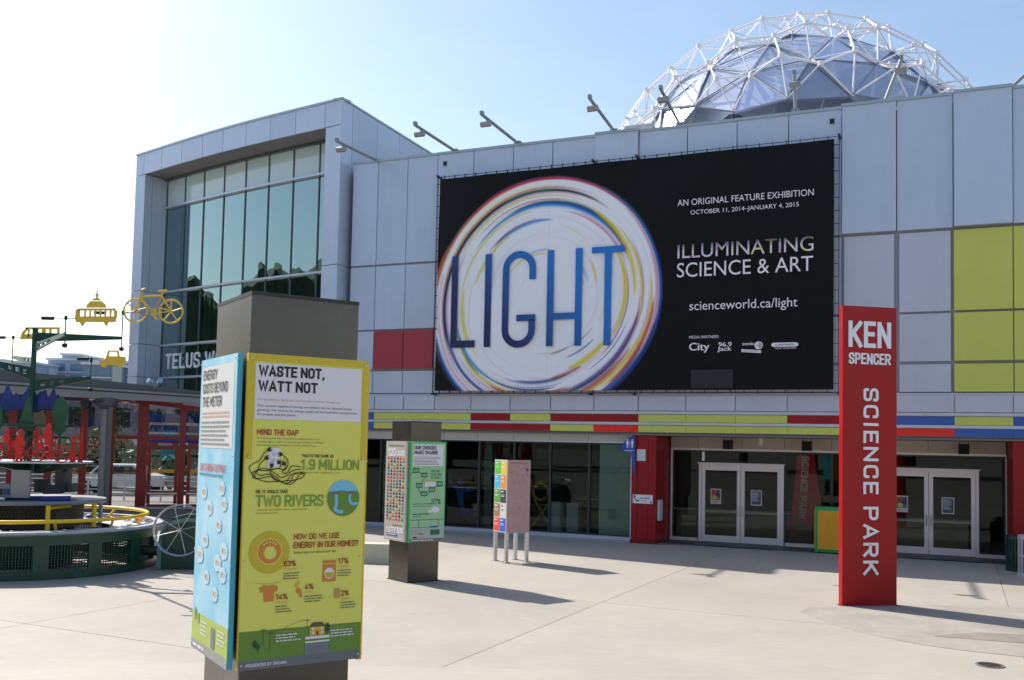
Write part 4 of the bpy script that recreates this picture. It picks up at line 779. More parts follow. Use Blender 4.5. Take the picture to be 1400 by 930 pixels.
bm.free()
MB().lathe([(RI * 0.96, 0), (RI * 0.96, cz + CUT * RI - 1.2), (RI * 0.5, cz + CUT * RI - 0.8)], 40).build('drum_base', mat('dome base', (200, 205, 212), 0.5, 0.2), dome)

# ------------------------------------------------------------------ info kiosks
def kiosk(name, label, x, y, z, yaw, w_, ztop, ea, d, e1, zp1, zp0, eb, t_):
    scr = MB().lathe([(0, -0.004), (0.006, -0.004), (0.007, 0), (0, 0)], 8).mesh('screw', steel)
    k = thing(name, label, 'information kiosk', (x, y, z), yaw, 'square information kiosks on the plaza')
    H = ztop - z
    me = MB().box((w_ / 2, w_ / 2, H / 2), (w_, w_, H)); o = me.build('column', bronze, k)
    W1 = ea + w_ + e1; W2 = eb + w_ + e1; Hp = zp1 - zp0
    def board(nm, loc, rz, W, edge):
        o = bpy.data.objects.new(nm, MB().box((W / 2, t_ / 2, Hp / 2), (W, t_, Hp)).mesh(nm, edge)); link(o, k, loc, (0, 0, rz))
        for sx_ in (0.018, W - 0.018):
            for sz_ in (0.03, Hp * .34, Hp * .67, Hp - 0.03): q = bpy.data.objects.new('screw', scr); link(q, o, (sx_, -0.006, sz_), (R(-90), 0, 0))
        return o
    MB().box((w_ / 2, w_ / 2, 0.006), (w_ + 0.05, w_ + 0.05, 0.012)).build('foot_plate', black, k)
    for a_, b_ in ((0.0, -0.002), (-0.002, 0.0)):
        MB().box((w_ / 2 + (0 if a_ == 0 else 0), w_ / 2, H - 0.012), (w_ + 0.006, w_ + 0.006, 0.022)).build('top_cap', mat('dark cap', (60, 58, 56), .45, .6), k); break
    return k, board, W1, W2, Hp, H
kyel = mat('kiosk yellow edge', (226, 190, 30), 0.35, noise=0.03); kbl = mat('kiosk cyan edge', (60, 170, 205), 0.35)
kp = dict(x=-1.468, y=5.57, yaw=0.571, w=0.68)
k1, board, W, W2, Hp, KH = kiosk('information_kiosk', 'large foreground kiosk with a lime WASTE NOT, WATT NOT panel and a sky blue panel', -1.468, 5.57, 0.52, 0.571, 0.68, 3.478, 0.031, 0.076, 0.04, 3.105, 1.293, 0.024, 0.031)
zp = 1.293 - 0.52
pf = board('info_panel', (-0.031, -0.076, zp), 0, W, kyel); pf['label'] = 'lime yellow panel headed WASTE NOT, WATT NOT'
pl_ = board('info_panel', (-0.076, 0.72, zp), R(-90), W2, kbl); pl_['label'] = 'sky blue panel headed ENERGY COSTS BEYOND THE METER'
pb = board('info_panel', (0.68 + 0.076, -0.024, zp - 0.02), R(90), W2, kyel); pb2 = board('info_panel', (0.72, 0.68 + 0.076, zp), R(180), W, kbl)
for z in (zp + 0.3, zp + 1.5): MB().box((0.34, 0.34, z), (0.66 + 0.12, 0.2, 0.05)).box((0.34, 0.34, z + 0.06), (0.2, 0.66 + 0.12, 0.05)).build('panel_bracket', black, k1)
kol = mat('lime print', (218, 216, 98), 0.45); kol2 = mat('mustard print', (196, 176, 40), 0.45); kgr = mat('grass print', (96, 134, 44), 0.45); kgry = mat('slate print', (104, 108, 114), 0.45); kred = mat('crimson print', (160, 24, 36), 0.45); kgn = mat('leaf green print', (108, 150, 48), 0.45)
korg = mat('orange print', (204, 128, 44), 0.45); korg2 = mat('pale orange print', (216, 150, 110), 0.5); kcy = mat('sky print', (120, 190, 222), 0.5); kroad = mat('road print', (112, 118, 128), 0.5); ktan = mat('tan print', (186, 152, 74), 0.5); kwh = mat('panel white', (222, 218, 226), 0.5)
B = -0.002; C = -0.004; D = -0.006
flat('print_field', kol, pf, 0.0, W, 0.0, Hp - 0.001, -0.001)
fr2 = MB()
for (x0, x1, z0, z1) in ((0.002, W - 0.002, Hp - 0.045, Hp - 0.002), (0.002, 0.038, 1.20, Hp - 0.046), (W - 0.036, W - 0.002, 1.20, Hp - 0.046)): fr2.add([(x0, B, z0), (x1, B, z0), (x1, B, z1), (x0, B, z1)], [(0, 1, 2, 3)])
fr2.build('print_border', mat('gold print', (206, 182, 34), 0.45), pf)
zz = MB()
for q in range(2): stroke2(zz, [(0.01 + 0.0183 * i, Hp - 0.014 - q * 0.016 + (0.006 if i % 2 else -0.006)) for i in range(41)], 0.0022, C)
zz.build('zigzag_line', mat('pale gold print', (224, 210, 90), 0.45), pf)
flat('title_block', kwh, pf, 0.044, 0.711, 1.433, 1.757, C)
T = lambda s, x, z, cap, wd, m_=ink, b_=0.0, p=pf, y=D: text(s, m_, p, x, z, cap, wd, y=y, bold=b_)
T('WASTE NOT,', 0.062, 1.681, 0.064, 0.405, ink, 0.035); T('WATT NOT', 0.062, 1.594, 0.064, 0.362, ink, 0.035)
T('Do the planet a big favour and cut back on your energy use.', 0.062, 1.541, 0.0125, 0.512, korg2)
T('Our current supplies of energy are limited, but our demand keeps', 0.062, 1.504, 0.0135, 0.585, inkgrey, 0.01); T('growing. Our choices for energy supply and demand have consequences', 0.062, 1.479, 0.0135, 0.62, inkgrey, 0.01); T('for people and the planet.', 0.062, 1.454, 0.0135, 0.235, inkgrey, 0.01)
T('MIND THE GAP', 0.064, 1.340, 0.034, 0.25, kred, 0.01)
T("BC's growing demand for electricity is outpacing what we can", 0.064, 1.318, 0.009, 0.385, inkgrey); T('currently supply. In 2025, the projected gap between our demand', 0.064, 1.298, 0.009, 0.405, inkgrey); T('and potential supply could grow to 2 billion kWh per year.', 0.064, 1.278, 0.009, 0.365, inkgrey)
T("THAT'S THE SAME AS", 0.340, 1.214, 0.018, 0.20, ink, 0.02); T('1.9 MILLION', 0.335, 1.140, 0.062, 0.373, kgn, 0.004); T('households in BC unplugging for a year', 0.344, 1.120, 0.008, 0.24, inkgrey)
# tangle of plugs and the socket
sc = lambda x, y: (0.022 + (x - 115) * 0.000378 * 1.02, 1.272 - (y - 170) * 0.000363)
poly('socket_plate', kwh, pf, [sc(420, 178), sc(597, 185), sc(588, 500), sc(395, 488)], C)
o = MB()
for cx_, cy_ in ((495, 285), (488, 380)):
    o.add([(p[0], D, p[1]) for p in circle(*sc(cx_, cy_), 0.011, 16)], [tuple(range(16))])
o.build('socket_face', mat('pale grey print', (190, 190, 196), 0.5), pf)
cords = MB()
for pts in ([(400, 225), (350, 260), (270, 390), (180, 440), (120, 510), (170, 600), (250, 680), (400, 725), (560, 722), (700, 712), (830, 700), (960, 655), (990, 600)], [(370, 365), (290, 430), (262, 520), (215, 590), (225, 670), (330, 665), (450, 645), (520, 690), (620, 720), (720, 700), (770, 620), (860, 595), (960, 565)],
            [(455, 480), (450, 540), (500, 580), (560, 610), (610, 660), (700, 630), (800, 545), (930, 525)], [(620, 290), (700, 360), (720, 430), (690, 520), (630, 560), (660, 595), (720, 570), (760, 490), (830, 470), (930, 490)], [(600, 430), (595, 500), (520, 520), (430, 535), (350, 515), (250, 540), (175, 590), (190, 660), (260, 680)],
            [(680, 450), (690, 500), (640, 530), (560, 515), (450, 540), (350, 550), (260, 545), (235, 590), (300, 625), (440, 605), (540, 650), (640, 740), (780, 765), (860, 690), (900, 620), (1015, 580)], [(440, 560), (480, 640), (560, 700), (680, 750), (780, 720), (800, 640), (830, 590), (960, 580)]): stroke2(cords, smoothpts([sc(*p) for p in pts], 7), 0.0048, D - 0.001)
for cx_, cy_, an in ((425, 212, 20), (385, 345, 20), (465, 460, 95), (590, 285, 190), (578, 410, 70), (655, 430, 60)):
    c0 = sc(cx_, cy_); c_, s_ = math.cos(R(an)), math.sin(R(an)); rot_ = lambda a, b_: (c0[0] + a * c_ - b_ * s_, D - 0.0015, c0[1] + a * s_ + b_ * c_)
    cords.add([rot_(-0.014, -0.006), rot_(0.004, -0.014), rot_(0.006, -0.014), rot_(0.006, 0.014), rot_(0.004, 0.014), rot_(-0.014, 0.006)], [(0, 1, 2, 3, 4, 5)])
    for b_ in (-0.009, 0, 0.009): cords.add([rot_(0.006, b_ - 0.0014), rot_(0.017, b_ - 0.0014), rot_(0.017, b_ + 0.0014), rot_(0.006, b_ + 0.0014)], [(0, 1, 2, 3)])
cords.build('tangled_cord_picture', ink, pf)
T('OR, IT WOULD TAKE', 0.069, 1.004, 0.019, 0.19, ink, 0.02); T('TWO RIVERS', 0.071, 0.925, 0.068, 0.412, kgn, 0.004); T('\u2013 each with a hydroelectric plant \u2013 to generate this', 0.072, 0.905, 0.009, 0.31, inkgrey); T('much electricity in BC.', 0.072, 0.886, 0.009, 0.135, inkgrey)
rcx, rcz, rr0 = 0.612, 0.971, 0.104
poly('river_roundel', kcy, pf, circle(rcx, rcz, rr0, 40, 0.109), C)
poly('river_roundel', kgr, pf, [(rcx + rr0 * math.cos(R(a)), rcz + 0.109 * math.sin(R(a))) for a in range(160, 381, 10)] + [(rcx + 0.07, rcz + 0.045), (rcx + 0.03, rcz + 0.04), (rcx - 0.01, rcz + 0.045), (rcx - 0.06, rcz + 0.04)], D)
rv_ = MB(); stroke2(rv_, smoothpts([(rcx - 0.05, rcz + 0.03), (rcx - 0.045, rcz - 0.03), (rcx - 0.05, rcz - 0.07), (rcx + 0.0, rcz - 0.085)], 6), 0.02, D - 0.001); stroke2(rv_, smoothpts([(rcx + 0.045, rcz + 0.03), (rcx + 0.04, rcz - 0.01), (rcx + 0.06, rcz - 0.035), (rcx + 0.095, rcz - 0.03)], 6), 0.016, D - 0.001); rv_.build('river_picture', kcy, pf)
dm = MB()
for a in (-0.055, 0.035): dm.add([(rcx + a - 0.02, D - 0.002, rcz + 0.022), (rcx + a + 0.028, D - 0.002, rcz + 0.022), (rcx + a + 0.028, D - 0.002, rcz + 0.036), (rcx + a - 0.02, D - 0.002, rcz + 0.036)], [(0, 1, 2, 3)])
dm.build('dam_picture', kgry, pf)
dtm = MB()
for k_ in range(60): x0 = 0.03 + k_ * 0.0117; dtm.add([(x0, C, 0.829), (x0 + 0.004, C, 0.829), (x0 + 0.004, C, 0.832), (x0, C, 0.832)], [(0, 1, 2, 3)])
dtm.build('dotted_line', mat('pale lime print', (222, 224, 150), 0.5), pf)
poly('pie_ring', kol2, pf, circle(0.162, 0.663, 0.121, 48), C); poly('pie_ring', kol, pf, circle(0.162, 0.668, 0.076, 40), C - 0.001); poly('pie_ring', korg, pf, circle(0.162, 0.668, 0.070, 40), D); poly('pie_ring', kol, pf, circle(0.165, 0.661, 0.036, 30), D - 0.001)
fl = MB()
for k_ in range(16):
    a = 2 * math.pi * k_ / 16; fl.add([(0.165 + 0.034 * math.cos(a - .13), D - 0.001, 0.661 + 0.034 * math.sin(a - .13)), (0.165 + 0.044 * math.cos(a), D - 0.001, 0.661 + 0.044 * math.sin(a)), (0.165 + 0.034 * math.cos(a + .13), D - 0.001, 0.661 + 0.034 * math.sin(a + .13))], [(0, 1, 2)])
for k_ in range(5): a = R(50 + 20 * k_); fl.add([(p[0], D - 0.001, p[1]) for p in circle(0.162 + 0.055 * math.cos(a), 0.668 + 0.055 * math.sin(a), 0.006, 8)], [tuple(range(8))])
fl.build('burner_picture', kol, pf)
T('HOW DO WE USE', 0.307, 0.731, 0.034, 0.288, kred, 0.01); T('ENERGY IN OUR HOMES?', 0.307, 0.680, 0.036, 0.412, kred, 0.01); T('Some ways to reduce our use.', 0.309, 0.649, 0.015, 0.268, ink)
for s, x, z, wd, sub_, rws in (('63%', 0.250, 0.577, 0.075, 'SPACE HEATING', 4), ('17%', 0.589, 0.577, 0.068, 'WATER HEATING', 3), ('14%', 0.208, 0.388, 0.072, 'APPLIANCES', 3), ('4%', 0.384, 0.436, 0.055, 'LIGHTING', 4), ('2%', 0.614, 0.384, 0.053, 'FOOD COOLING', 3)):
    T(s, x, z, 0.033, wd, kred, 0.01); T(sub_, x, z - 0.021, 0.010, wd * 1.05, korg2); greek(inkgrey, pf, x, z - 0.042, 0.10 if s != '4%' else 0.125, min(3, rws), 0.0155, 0.0055, 0.3, D, 'small_print', hash(s) % 97 if False else len(s) + int(x * 100))
flat('washer_picture', korg, pf, 0.493, 0.578, 0.474, 0.578, C); flat('washer_picture', korg, pf, 0.493, 0.578, 0.584, 0.602, C); poly('washer_picture', kwh, pf, circle(0.535, 0.525, 0.033, 24), D); poly('washer_picture', kol2, pf, [(0.535 + 0.028 * math.cos(R(a)), 0.525 + 0.028 * math.sin(R(a))) for a in range(170, 371, 10)], D - 0.001)
poly('shirt_picture', korg, pf, [(0.137, 0.478), (0.151, 0.470), (0.178, 0.470), (0.192, 0.478), (0.222, 0.460), (0.213, 0.434), (0.198, 0.440), (0.196, 0.381), (0.138, 0.381), (0.135, 0.440), (0.118, 0.434), (0.108, 0.460)], C); ln = MB(); stroke2(ln, smoothpts([(0.085, 0.49), (0.165, 0.482), (0.24, 0.492)], 5), 0.003, D); ln.build('washing_line_picture', kol2, pf)
poly('bulb_picture', kol2, pf, [(0.318, 0.462), (0.332, 0.448), (0.354, 0.475), (0.34, 0.490)], C); poly('bulb_picture', korg, pf, [(0.33, 0.440), (0.345, 0.450), (0.362, 0.440), (0.372, 0.395), (0.356, 0.392), (0.348, 0.415), (0.334, 0.422)], C); flat('fridge_picture', ktan, pf, 0.571, 0.607, 0.373, 0.432, C)
flat('grass_field', kgr, pf, 0.0, W, 0.055, 0.219, B); flat('road_band', kgry, pf, 0.0, W, 0.0, 0.055, B)
T('PRESENTED BY ENCANA', 0.044, 0.017, 0.0175, 0.245, kwh, 0.02, y=C)
poly('road_picture', kroad, pf, [(0.396, 0.056), (0.549, 0.056), (0.547, 0.118), (0.396, 0.118)], C); flat('kerb_picture', kwh, pf, 0.397, 0.55, 0.122, 0.132, C); flat('kerb_picture', kwh, pf, 0.397, 0.55, 0.144, 0.160, C)
flat('house_picture', kol2, pf, 0.425, 0.517, 0.164, 0.214, C); poly('house_picture', mat('roof print', (84, 76, 66), 0.5), pf, [(0.418, 0.214), (0.440, 0.240), (0.500, 0.240), (0.524, 0.214)], C)
hw = MB()
for a, b_ in ((0.438, 0.196), (0.492, 0.196), (0.438, 0.174), (0.492, 0.174)): hw.add([(a, D, b_), (a + 0.014, D, b_), (a + 0.014, D, b_ + 0.013), (a, D, b_ + 0.013)], [(0, 1, 2, 3)])
hw.build('house_window_picture', kwh, pf); flat('house_door_picture', kred, pf, 0.465, 0.478, 0.165, 0.190, D)
tr_ = MB()
for cx_, cz_, s_ in ((0.094, 0.145, 0.014), (0.113, 0.127, 0.011), (0.533, 0.205, 0.017)):
    tr_.add([(p[0], D, p[1]) for p in circle(cx_, cz_, s_, 10, s_ * 1.6)], [tuple(range(10))]); stroke2(tr_, [(cx_, cz_ - s_ * 2.4), (cx_, cz_)], 0.004, D)
tr_.build('tree_picture', mat('dark tree print', (34, 74, 40), 0.5), pf)
pw = MB()
for a, z0, z1 in ((0.142, 0.135, 0.228), (0.183, 0.10, 0.205), (0.407, 0.22, 0.262)): stroke2(pw, [(a, z0), (a, z1)], 0.0025, D); stroke2(pw, [(a - 0.017, z1 - 0.006), (a + 0.017, z1 - 0.006)], 0.003, D)
stroke2(pw, smoothpts([(0.183, 0.20), (0.25, 0.215), (0.33, 0.245), (0.407, 0.258)], 5), 0.0018, D); pw.build('power_pole_picture', mat('brown print', (84, 60, 40), 0.5), pf)
T('You have a small power plant at home?', 0.217, 0.199, 0.009, 0.155, kol2); greek(kwh, pf, 0.217, 0.180, 0.16, 3, 0.0165, 0.007, 0.3, D, 'small_print', 5); T('Is energy efficiency smart?', 0.555, 0.199, 0.009, 0.165, kol2); greek(kwh, pf, 0.555, 0.180, 0.165, 3, 0.0165, 0.007, 0.2, D, 'small_print', 6)
# sky blue side panel
kskyt = bpy.data.materials.new('sky fade print'); kskyt.use_nodes = True; n_ = kskyt.node_tree.nodes; l_ = kskyt.node_tree.links.new
a_ = n_.new('ShaderNodeTexCoord'); b2 = n_.new('ShaderNodeTexNoise'); b2.inputs['Scale'].default_value = 3; c2 = n_.new('ShaderNodeValToRGB'); c2.color_ramp.elements[0].color = lin((126, 194, 222)) + (1,); c2.color_ramp.elements[1].color = lin((176, 216, 232)) + (1,); c2.color_ramp.elements[0].position = .35; c2.color_ramp.elements[1].position = .65
l_(a_.outputs['Object'], b2.inputs['Vector']); l_(b2.outputs['Fac'], c2.inputs[0]); l_(c2.outputs[0], n_['Principled BSDF'].inputs['Base Color']); n_['Principled BSDF'].inputs['Roughness'].default_value = 0.5
flat('print_field', kskyt, pl_, 0, W2, 0.0, Hp - 0.001, -0.001)
flat('title_block', mat('sunlit white', (214, 214, 214), 0.5), pl_, 0.045, 0.695, 1.256, 1.762, B)
TL_ = lambda s, x, z, cap, wd, m_=ink, b_=0.0: T(s, x, z, cap, wd, m_, b_, pl_, C)
TL_('ENERGY', 0.058, 1.680, 0.062, 0.30, inkgrey, 0.02); TL_('COSTS BEYOND', 0.058, 1.596, 0.062, 0.52, inkgrey, 0.02); TL_('THE METER', 0.058, 1.512, 0.062, 0.41, inkgrey, 0.02)
greek(mat('faint rose print', (214, 170, 150), 0.5), pl_, 0.058, 1.467, 0.58, 2, 0.022, 0.010, .1, C); greek(mat('faint grey print', (140, 140, 138), 0.5), pl_, 0.05, 1.408, 0.60, 6, 0.0265, 0.011, .2, C, 'small_print', 3)
TL_('OUR CARBON FOOTPRINT', 0.05, 1.112, 0.046, 0.55, mat('salmon print', (200, 80, 84), 0.5), 0.0); greek(mat('teal print', (70, 140, 150), 0.5), pl_, 0.05, 1.085, 0.5, 1, 0.02, 0.012, .1, C)
cl = MB(); cl2 = MB(); rnd = random.Random(4)
for (cx_, cz_) in ((0.17, 0.98), (0.54, 1.02), (0.30, 0.89), (0.59, 0.93), (0.50, 0.80), (0.235, 0.69), (0.127, 0.59), (0.50, 0.58), (0.62, 0.66), (0.288, 0.47), (0.61, 0.52), (0.47, 0.39)):
    s_ = rnd.uniform(0.8, 1.1); n = 30
    pts = [(cx_ + 0.064 * s_ * (1 + 0.16 * abs(math.sin(4 * a))) * math.cos(a), cz_ + 0.044 * s_ * (1 + 0.2 * abs(math.sin(3 * a + 1))) * math.sin(a)) for a in [2 * math.pi * q / n for q in range(n)]]
    cl.add([(p[0], C, p[1]) for p in pts], [tuple(range(n))])
    cl2.add([(cx_ - 0.04, D, cz_ - 0.012), (cx_ - 0.02, D, cz_ - 0.012), (cx_ - 0.02, D, cz_ + 0.018), (cx_ - 0.04, D, cz_ + 0.018)], [(0, 1, 2, 3)])
    for q in range(3): cl2.add([(cx_ - 0.012, D, cz_ - 0.012 + q * 0.012), (cx_ + 0.04, D, cz_ - 0.012 + q * 0.012), (cx_ + 0.04, D, cz_ - 0.008 + q * 0.012), (cx_ - 0.012, D, cz_ - 0.008 + q * 0.012)], [(0, 1, 2, 3)])
cl.build('cloud_picture', mat('cloud print', (186, 214, 226), 0.5), pl_); cl2.build('cloud_caption', mat('faint orange print', (214, 184, 150), 0.5), pl_)
flat('grass_field', mat('sunlit grass print', (172, 190, 84), 0.5), pl_, 0, W2, 0.06, 0.23, B); flat('road_band', mat('pale slate print', (150, 152, 150), 0.5), pl_, 0, W2, 0, 0.06, B)
greek(kwh, pl_, 0.04, 0.02, 0.25, 1, 0.02, 0.02, 0, C); greek(kwh, pl_, 0.20, 0.185, 0.13, 4, 0.024, 0.01, .2, C); greek(kwh, pl_, 0.55, 0.185, 0.15, 4, 0.024, 0.01, .2, C, 'small_print', 4)
flat('road_picture', kroad, pl_, 0.42, 0.50, 0.07, 0.19, C); o = MB(); o.add([(p[0], C, p[1]) for p in circle(0.08, 0.22, 0.022, 12, 0.04)], [tuple(range(12))]); o.add([(p[0], C, p[1]) for p in circle(0.15, 0.20, 0.018, 12, 0.035)], [tuple(range(12))]); o.build('tree_picture', mat('olive print', (120, 146, 84), 0.5), pl_)

# second kiosk, middle distance
k2, board, W, W2, Hp, KH = kiosk('information_kiosk', 'smaller looking kiosk in mid plaza with 120 CARS and OUR CHOICES MAKE CHANGE panels', -1.661, 18.041, 0, 0.66, 0.684, 3.033, 0.051, 0.085, 0.062, 2.65, 0.763, 0.028, 0.044)
zp = 0.763; kg1 = mat('kiosk green edge', (70, 190, 96), 0.4); kgy = mat('kiosk grey edge', (150, 146, 140), 0.4)
pf = board('info_panel', (-0.051, -0.085, zp), 0, W, kg1); pf['label'] = 'mint green panel headed OUR CHOICES MAKE CHANGE'
pl_ = board('info_panel', (-0.085, 0.684 + 0.062, zp), R(-90), W2, kgy); pl_['label'] = 'grey panel headed 120 CARS with rows of tiny coloured cars'
board('info_panel', (0.684 + 0.085, -0.028, zp), R(90), W2, kgy); board('info_panel', (0.746, 0.684 + 0.085, zp), R(180), W, kg1)
for z in (zp + 0.3, zp + 1.5): MB().box((0.34, 0.34, z), (0.80, 0.2, 0.05)).box((0.34, 0.34, z + 0.06), (0.2, 0.80, 0.05)).build('panel_bracket', black, k2)
mint = mat('mint print', (152, 196, 150), 0.5); dgrn = mat('deep green print', (20, 104, 72), 0.5); lgry = mat('light grey print', (170, 180, 176), 0.5)
flat('print_field', mint, pf, 0.02, W - 0.015, 0.0, Hp - 0.03, -0.001); flat('title_block', kwh, pf, 0.055, 0.742, 1.425, 1.832, B)
T2 = lambda s, x, z, cap, wd, m_=ink, b_=0.0, p=pf: text(s, m_, p, x, z, cap, wd, y=C, bold=b_)
T2('OUR CHOICES', 0.076, 1.735, 0.072, 0.49, ink, 0.03); T2('MAKE CHANGE', 0.078, 1.645, 0.072, 0.53, ink, 0.03)
greek(inkgrey, pf, 0.08, 1.59, 0.6, 2, 0.026, 0.008, .3, C); greek(inkgrey, pf, 0.08, 1.53, 0.62, 4, 0.026, 0.009, .2, C, 'small_print', 2)
rd = MB(); stroke2(rd, smoothpts([(0.01, 1.27), (0.12, 1.32), (0.32, 1.24), (0.26, 1.12), (0.19, 1.02), (0.22, 0.93), (0.34, 0.86), (0.46, 0.95), (0.57, 1.03), (0.78, 1.04)], 6), 0.017, C); rd.build('road_picture', kroad, pf)
bd = MB(); bd2 = MB()
for (cx_, cz_) in ((0.125, 1.34), (0.31, 1.255), (0.20, 1.06), (0.31, 0.905), (0.49, 0.98), (0.665, 1.095)):
    bd.add([(cx_ - 0.07, D, cz_ - 0.045), (cx_ + 0.07, D, cz_ - 0.045), (cx_ + 0.07, D, cz_ + 0.045), (cx_ - 0.07, D, cz_ + 0.045)], [(0, 1, 2, 3)])
    for q in range(3): bd2.add([(cx_ - 0.05 + 0.037 * q, D - 0.001, cz_ - 0.025), (cx_ - 0.026 + 0.037 * q, D - 0.001, cz_ - 0.025), (cx_ - 0.026 + 0.037 * q, D - 0.001, cz_ + 0.02), (cx_ - 0.05 + 0.037 * q, D - 0.001, cz_ + 0.02)], [(0, 1, 2, 3)])
bd.build('badge', dgrn, pf); bd2.build('badge_figures', mint, pf)
T2('HOW ARE', 0.46, 1.31, 0.045, 0.2, dgrn); T2('WE GETTING', 0.44, 1.245, 0.045, 0.26, dgrn); T2('TO WORK?', 0.46, 1.18, 0.045, 0.22, dgrn)
flat('yellow_tab', kol2, pf, 0.315, 0.57, 1.13, 1.15, C); flat('caption_box', kwh, pf, 0.33, 0.57, 1.04, 1.125, C)
T2('37%', 0.485, 0.70, 0.105, 0.215, dgrn, 0.01); greek(inkgrey, pf, 0.07, 0.705, 0.40, 1, 0.03, 0.014, 0, C); greek(inkgrey, pf, 0.07, 0.665, 0.42, 1, 0.03, 0.010, 0, C)
poly('thought_cloud', kwh, pf, [(0.58 + 0.085 * (1 + 0.12 * abs(math.sin(3 * a))) * math.cos(a), 0.60 + 0.055 * (1 + 0.12 * abs(math.sin(3 * a))) * math.sin(a)) for a in [2 * math.pi * q / 24 for q in range(24)]], C); poly('thought_cloud', kwh, pf, circle(0.46, 0.57, 0.045, 14, 0.03), C)
greek(dgrn, pf, 0.075, 0.51, 0.38, 1, 0.03, 0.022, 0, C); greek(dgrn, pf, 0.07, 0.47, 0.2, 1, 0.03, 0.012, 0, C)
flat('street_picture', lgry, pf, 0.022, W - 0.017, 0.06, 0.285, B)
sp = MB(); stroke2(sp, [(0.022, 0.415), (W - 0.017, 0.415)], 0.014, C)
for a in (0.21, 0.655): stroke2(sp, [(a, 0.415), (a, 0.28)], 0.018, C)
for z in (0.272, 0.205, 0.155): stroke2(sp, [(0.022, z), (0.022 + {0.272: 0.6, 0.205: 0.25, 0.155: 0.3}[z], z)], 0.010, C)
sp.build('street_picture', kroad, pf); flat('street_sign_picture', dgrn, pf, 0.475, 0.69, 0.125, 0.225, C); flat('car_picture', korg, pf, 0.22, 0.32, 0.13, 0.165, C); flat('car_picture', MATS['sign blue'], pf, 0.46, 0.64, 0.262, 0.29, C); flat('car_picture', ink, pf, 0.08, 0.18, 0.072, 0.098, C)
flat('road_band', kgry, pf, 0.022, W - 0.017, 0.002, 0.06, B); greek(kwh, pf, 0.05, 0.022, 0.5, 1, 0.02, 0.018, 0, C)
flat('print_field', mat('warm grey print', (184, 176, 162), 0.5), pl_, 0.0, W2 - 0.05, 0.0, Hp - 0.001, -0.001)
greek(inkgrey, pl_, 0.10, 1.79, 0.56, 1, 0.03, 0.018, 0, C)
text('120', white, pl_, 0.075, 1.60, 0.155, 0.29, y=C, bold=0.05); text('CARS', white, pl_, 0.40, 1.60, 0.11, 0.27, y=C, bold=0.04)
carm = [mat('car red', (214, 50, 36), 0.5), mat('car navy', (34, 34, 84), 0.5), mat('car teal', (20, 140, 110), 0.5), mat('car amber', (232, 180, 40), 0.5), ink]
cars = MB(); rnd = random.Random(2)
for r_ in range(20):
    for c_ in range(6):
        cx_ = 0.105 + c_ * 0.108; cz_ = 1.545 - r_ * 0.0608; cars.cur = rnd.choice([0, 0, 1, 1, 2, 3])
        cars.add([(cx_ - 0.034, C, cz_), (cx_ + 0.034, C, cz_), (cx_ + 0.034, C, cz_ + 0.016), (cx_ + 0.018, C, cz_ + 0.034), (cx_ - 0.018, C, cz_ + 0.034), (cx_ - 0.034, C, cz_ + 0.016)], [(0, 1, 2, 3, 4, 5)])
        cars.cur = 4
        cars.add([(cx_ - 0.026, C - 0.001, cz_ - 0.008), (cx_ - 0.01, C - 0.001, cz_ - 0.008), (cx_ - 0.01, C - 0.001, cz_ + 0.006), (cx_ - 0.026, C - 0.001, cz_ + 0.006)], [(0, 1, 2, 3)]); cars.add([(cx_ + 0.012, C - 0.001, cz_ - 0.008), (cx_ + 0.026, C - 0.001, cz_ - 0.008), (cx_ + 0.026, C - 0.001, cz_ + 0.006), (cx_ + 0.012, C - 0.001, cz_ + 0.006)], [(0, 1, 2, 3)])
cars.build('car_rows_picture', carm, pl_)['kind'] = 'stuff'
text('1 CITY BUS', white, pl_, 0.085, 0.15, 0.105, 0.60, y=C, bold=0.045); greek(inkgrey, pl_, 0.3, 0.285, 0.35, 1, 0.03, 0.016, 0, C); flat('bus_picture', MATS['sign blue'], pl_, 0.10, 0.48, 0.085, 0.13, C); flat('bus_picture', kwh, pl_, 0.13, 0.44, 0.105, 0.122, D); greek(white, pl_, 0.03, 0.03, 0.6, 1, 0.02, 0.016, 0, C)

# ------------------------------------------------------------------ park map board on four posts
ms = thing('map_board', 'boxy four-legged map board with coloured tiles on its left side and a faded pink map', 'map sign', (0.1937, 21.369, 0), R(30))
MW, MD = 0.60, 0.56
MB().box((MW / 2, MD / 2, (0.68 + 2.28) / 2), (MW - 0.02, MD - 0.02, 1.60)).build('cabinet', mat('map cabinet', (190, 186, 184), 0.5), ms)
for (x_, y_) in ((0.035, 0.035), (MW - 0.035, 0.035), (0.035, MD - 0.035), (MW - 0.035, MD - 0.035)):
    lg = MB().box((x_, y_, 0.345), (0.07, 0.07, 0.67)).build('leg', steel, ms); MB().box((x_, y_, 0.008), (0.13, 0.13, 0.012)).build('foot_plate', steel, lg)
fcm = mat('faded pink map', (178, 142, 142), 0.4, noise=0.06, nscale=3)
mpn_ = MB().box((MW / 2, -0.002, 1.48), (MW, 0.02, 1.62)).build('map_panel', fcm, ms)
greek(mat('dark pink print', (128, 74, 76), 0.5), mpn_, 0.08, 2.215, 0.45, 1, 0.03, 0.02, 0, -0.014)
fx_ = MB(); rnd = random.Random(9)
for _ in range(90):
    x_ = rnd.uniform(0.05, 0.52); z_ = rnd.uniform(1.92, 2.15) if rnd.random() < .4 else rnd.uniform(1.05, 1.85); fx_.cur = rnd.randrange(4); s_ = rnd.uniform(0.006, 0.02)
    fx_.add([(x_, -0.014, z_), (x_ + s_ * 1.6, -0.014, z_), (x_ + s_ * 1.6, -0.014, z_ + s_), (x_, -0.014, z_ + s_)], [(0, 1, 2, 3)])
